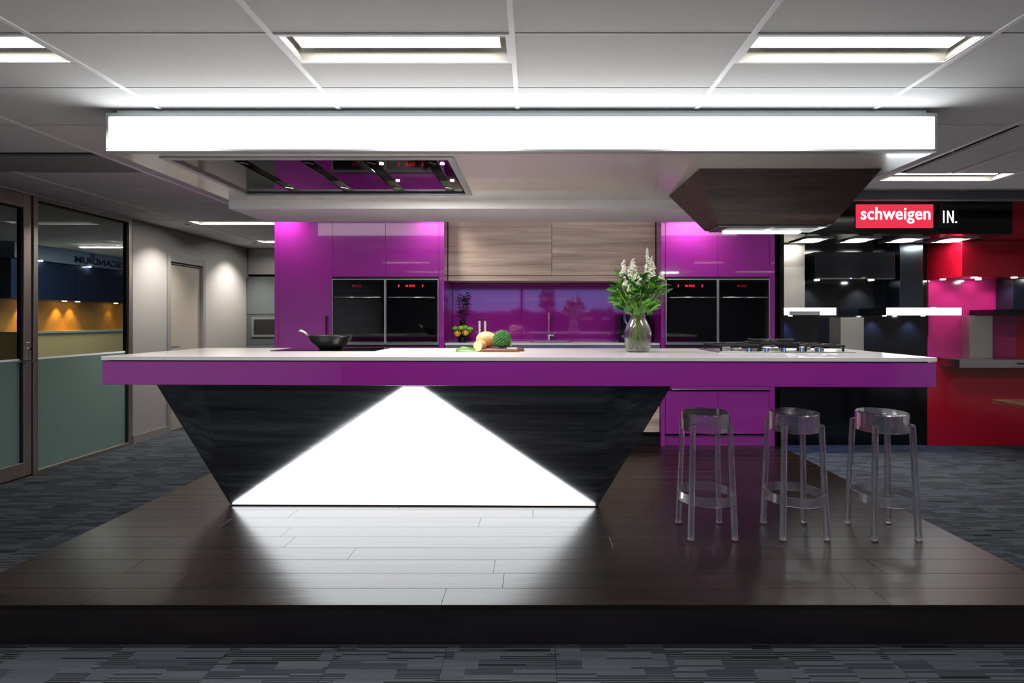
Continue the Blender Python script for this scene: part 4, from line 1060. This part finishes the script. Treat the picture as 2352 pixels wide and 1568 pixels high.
# ================================================================== ROOM BEHIND THE GLASS, REFLECTED DISPLAY BUILT AS OBJECTS
XO = -8.56
oc1 = thing('showroom_sign', 'pale header board with dark reversed lettering behind the glass', 'sign', (XO + .5, 10, 2.5))
B(XO, XO + .42, 8.2, 11.7, 2.50, 2.744).build('board', mat('header_grey', S(110, 122, 126), .5), oc1)
text_mesh('lettering', 'SCANDIUM', NAVY, oc1, (XO + .425, 9.79, 2.60), .115, 1.04, TXT_L, bold=.02, mirror=True)
MB().lathe([(.02, -.006), (.042, -.006), (.042, .006), (.02, .006), (.02, -.006)], (XO + .425, 9.65, 2.695), 24, axis='x', cap=False).build('emblem', mat('emblem_red', S(80, 24, 26), .5), oc1)
for i, y0 in enumerate((8.2, 9.37, 10.54)):
    o = MB().box(XO, XO + .36, y0, y0 + 1.16, 1.86, 2.495).build('overhead_cupboard', NAVY, bevel=.003)
    tag(o, ['navy overhead cupboard behind the glass door', 'navy overhead cupboard behind the glass, under the emblem', 'navy overhead cupboard behind the glass, at the far end'][i], 'cupboard', 'navy cupboards behind the glass')
yw = B(XO, XO + .02, 8.2, 11.8, 1.33, 1.855).build('splashback', YELLOW)
tag(yw, 'ochre splashback lit by warm spots behind the glass', 'splashback')
bb = thing('display_bench', 'pale green display bench behind the glass', 'bench', (XO + .3, 9.9, 0))
B(XO, XO + .6, 8.2, 11.8, 1.30, 1.33).build('top', mat('bench_top', S(190, 196, 160), .3), bb)
B(XO, XO + .56, 8.2, 11.8, 0, 1.299).build('front', mat('bench_front', S(246, 214, 136), .5), bb)
for i, yy in enumerate((8.7, 9.35, 9.62, 10.5, 11.0)):  # spots of the reflected display, modelled as objects with their own lamps
    t = thing('spotlight', ['warm spot under the navy cupboard behind the glass door', 'warm spot under the navy cupboards, paired', 'warm spot under the navy cupboards, paired', 'warm spot under the far navy cupboard, dim', 'warm spot under the far navy cupboard, dim'][i], 'spotlight', (XO + .2, yy, 1.85), 'warm spots under the navy cupboards')
    MB().lathe([(0, 1.850), (.035, 1.850), (.035, 1.858)], (XO + .17, yy, 0), 14).build('lens', E_WARM, t)
    lamp('SPOT', 'spot', (XO + .12, yy, 1.845), (14, 14, 12, 3, 3)[i], (1, .52, .12), t, (XO + .05, yy, 1.3), spot_size=1.1, spot_blend=.8, shadow_soft_size=.02)
for i, yy in enumerate((8.65, 9.6, 10.6)):
    t = thing('header_light', 'small white downlight under the header board behind the glass', 'downlight', (XO + .40, yy, 2.492), 'header downlights')
    MB().lathe([(0, 2.488), (.03, 2.488), (.03, 2.4995)], (XO + .40, yy, 0), 14).build('lens', E_SPOTC, t)
ol = thing('ceiling_light', 'thin strip light on the ceiling of the room behind the glass', 'light', (-6.6, 8.7, 2.73))
B(-7.55, -5.9, 8.7, 8.76, 2.725, 2.735).build('lens', emis('office_strip', (1, .95, .86, 1), 38.0), ol)
B(-7.6, -5.85, 8.68, 8.78, 2.736, CEIL).build('body', BAR, ol)
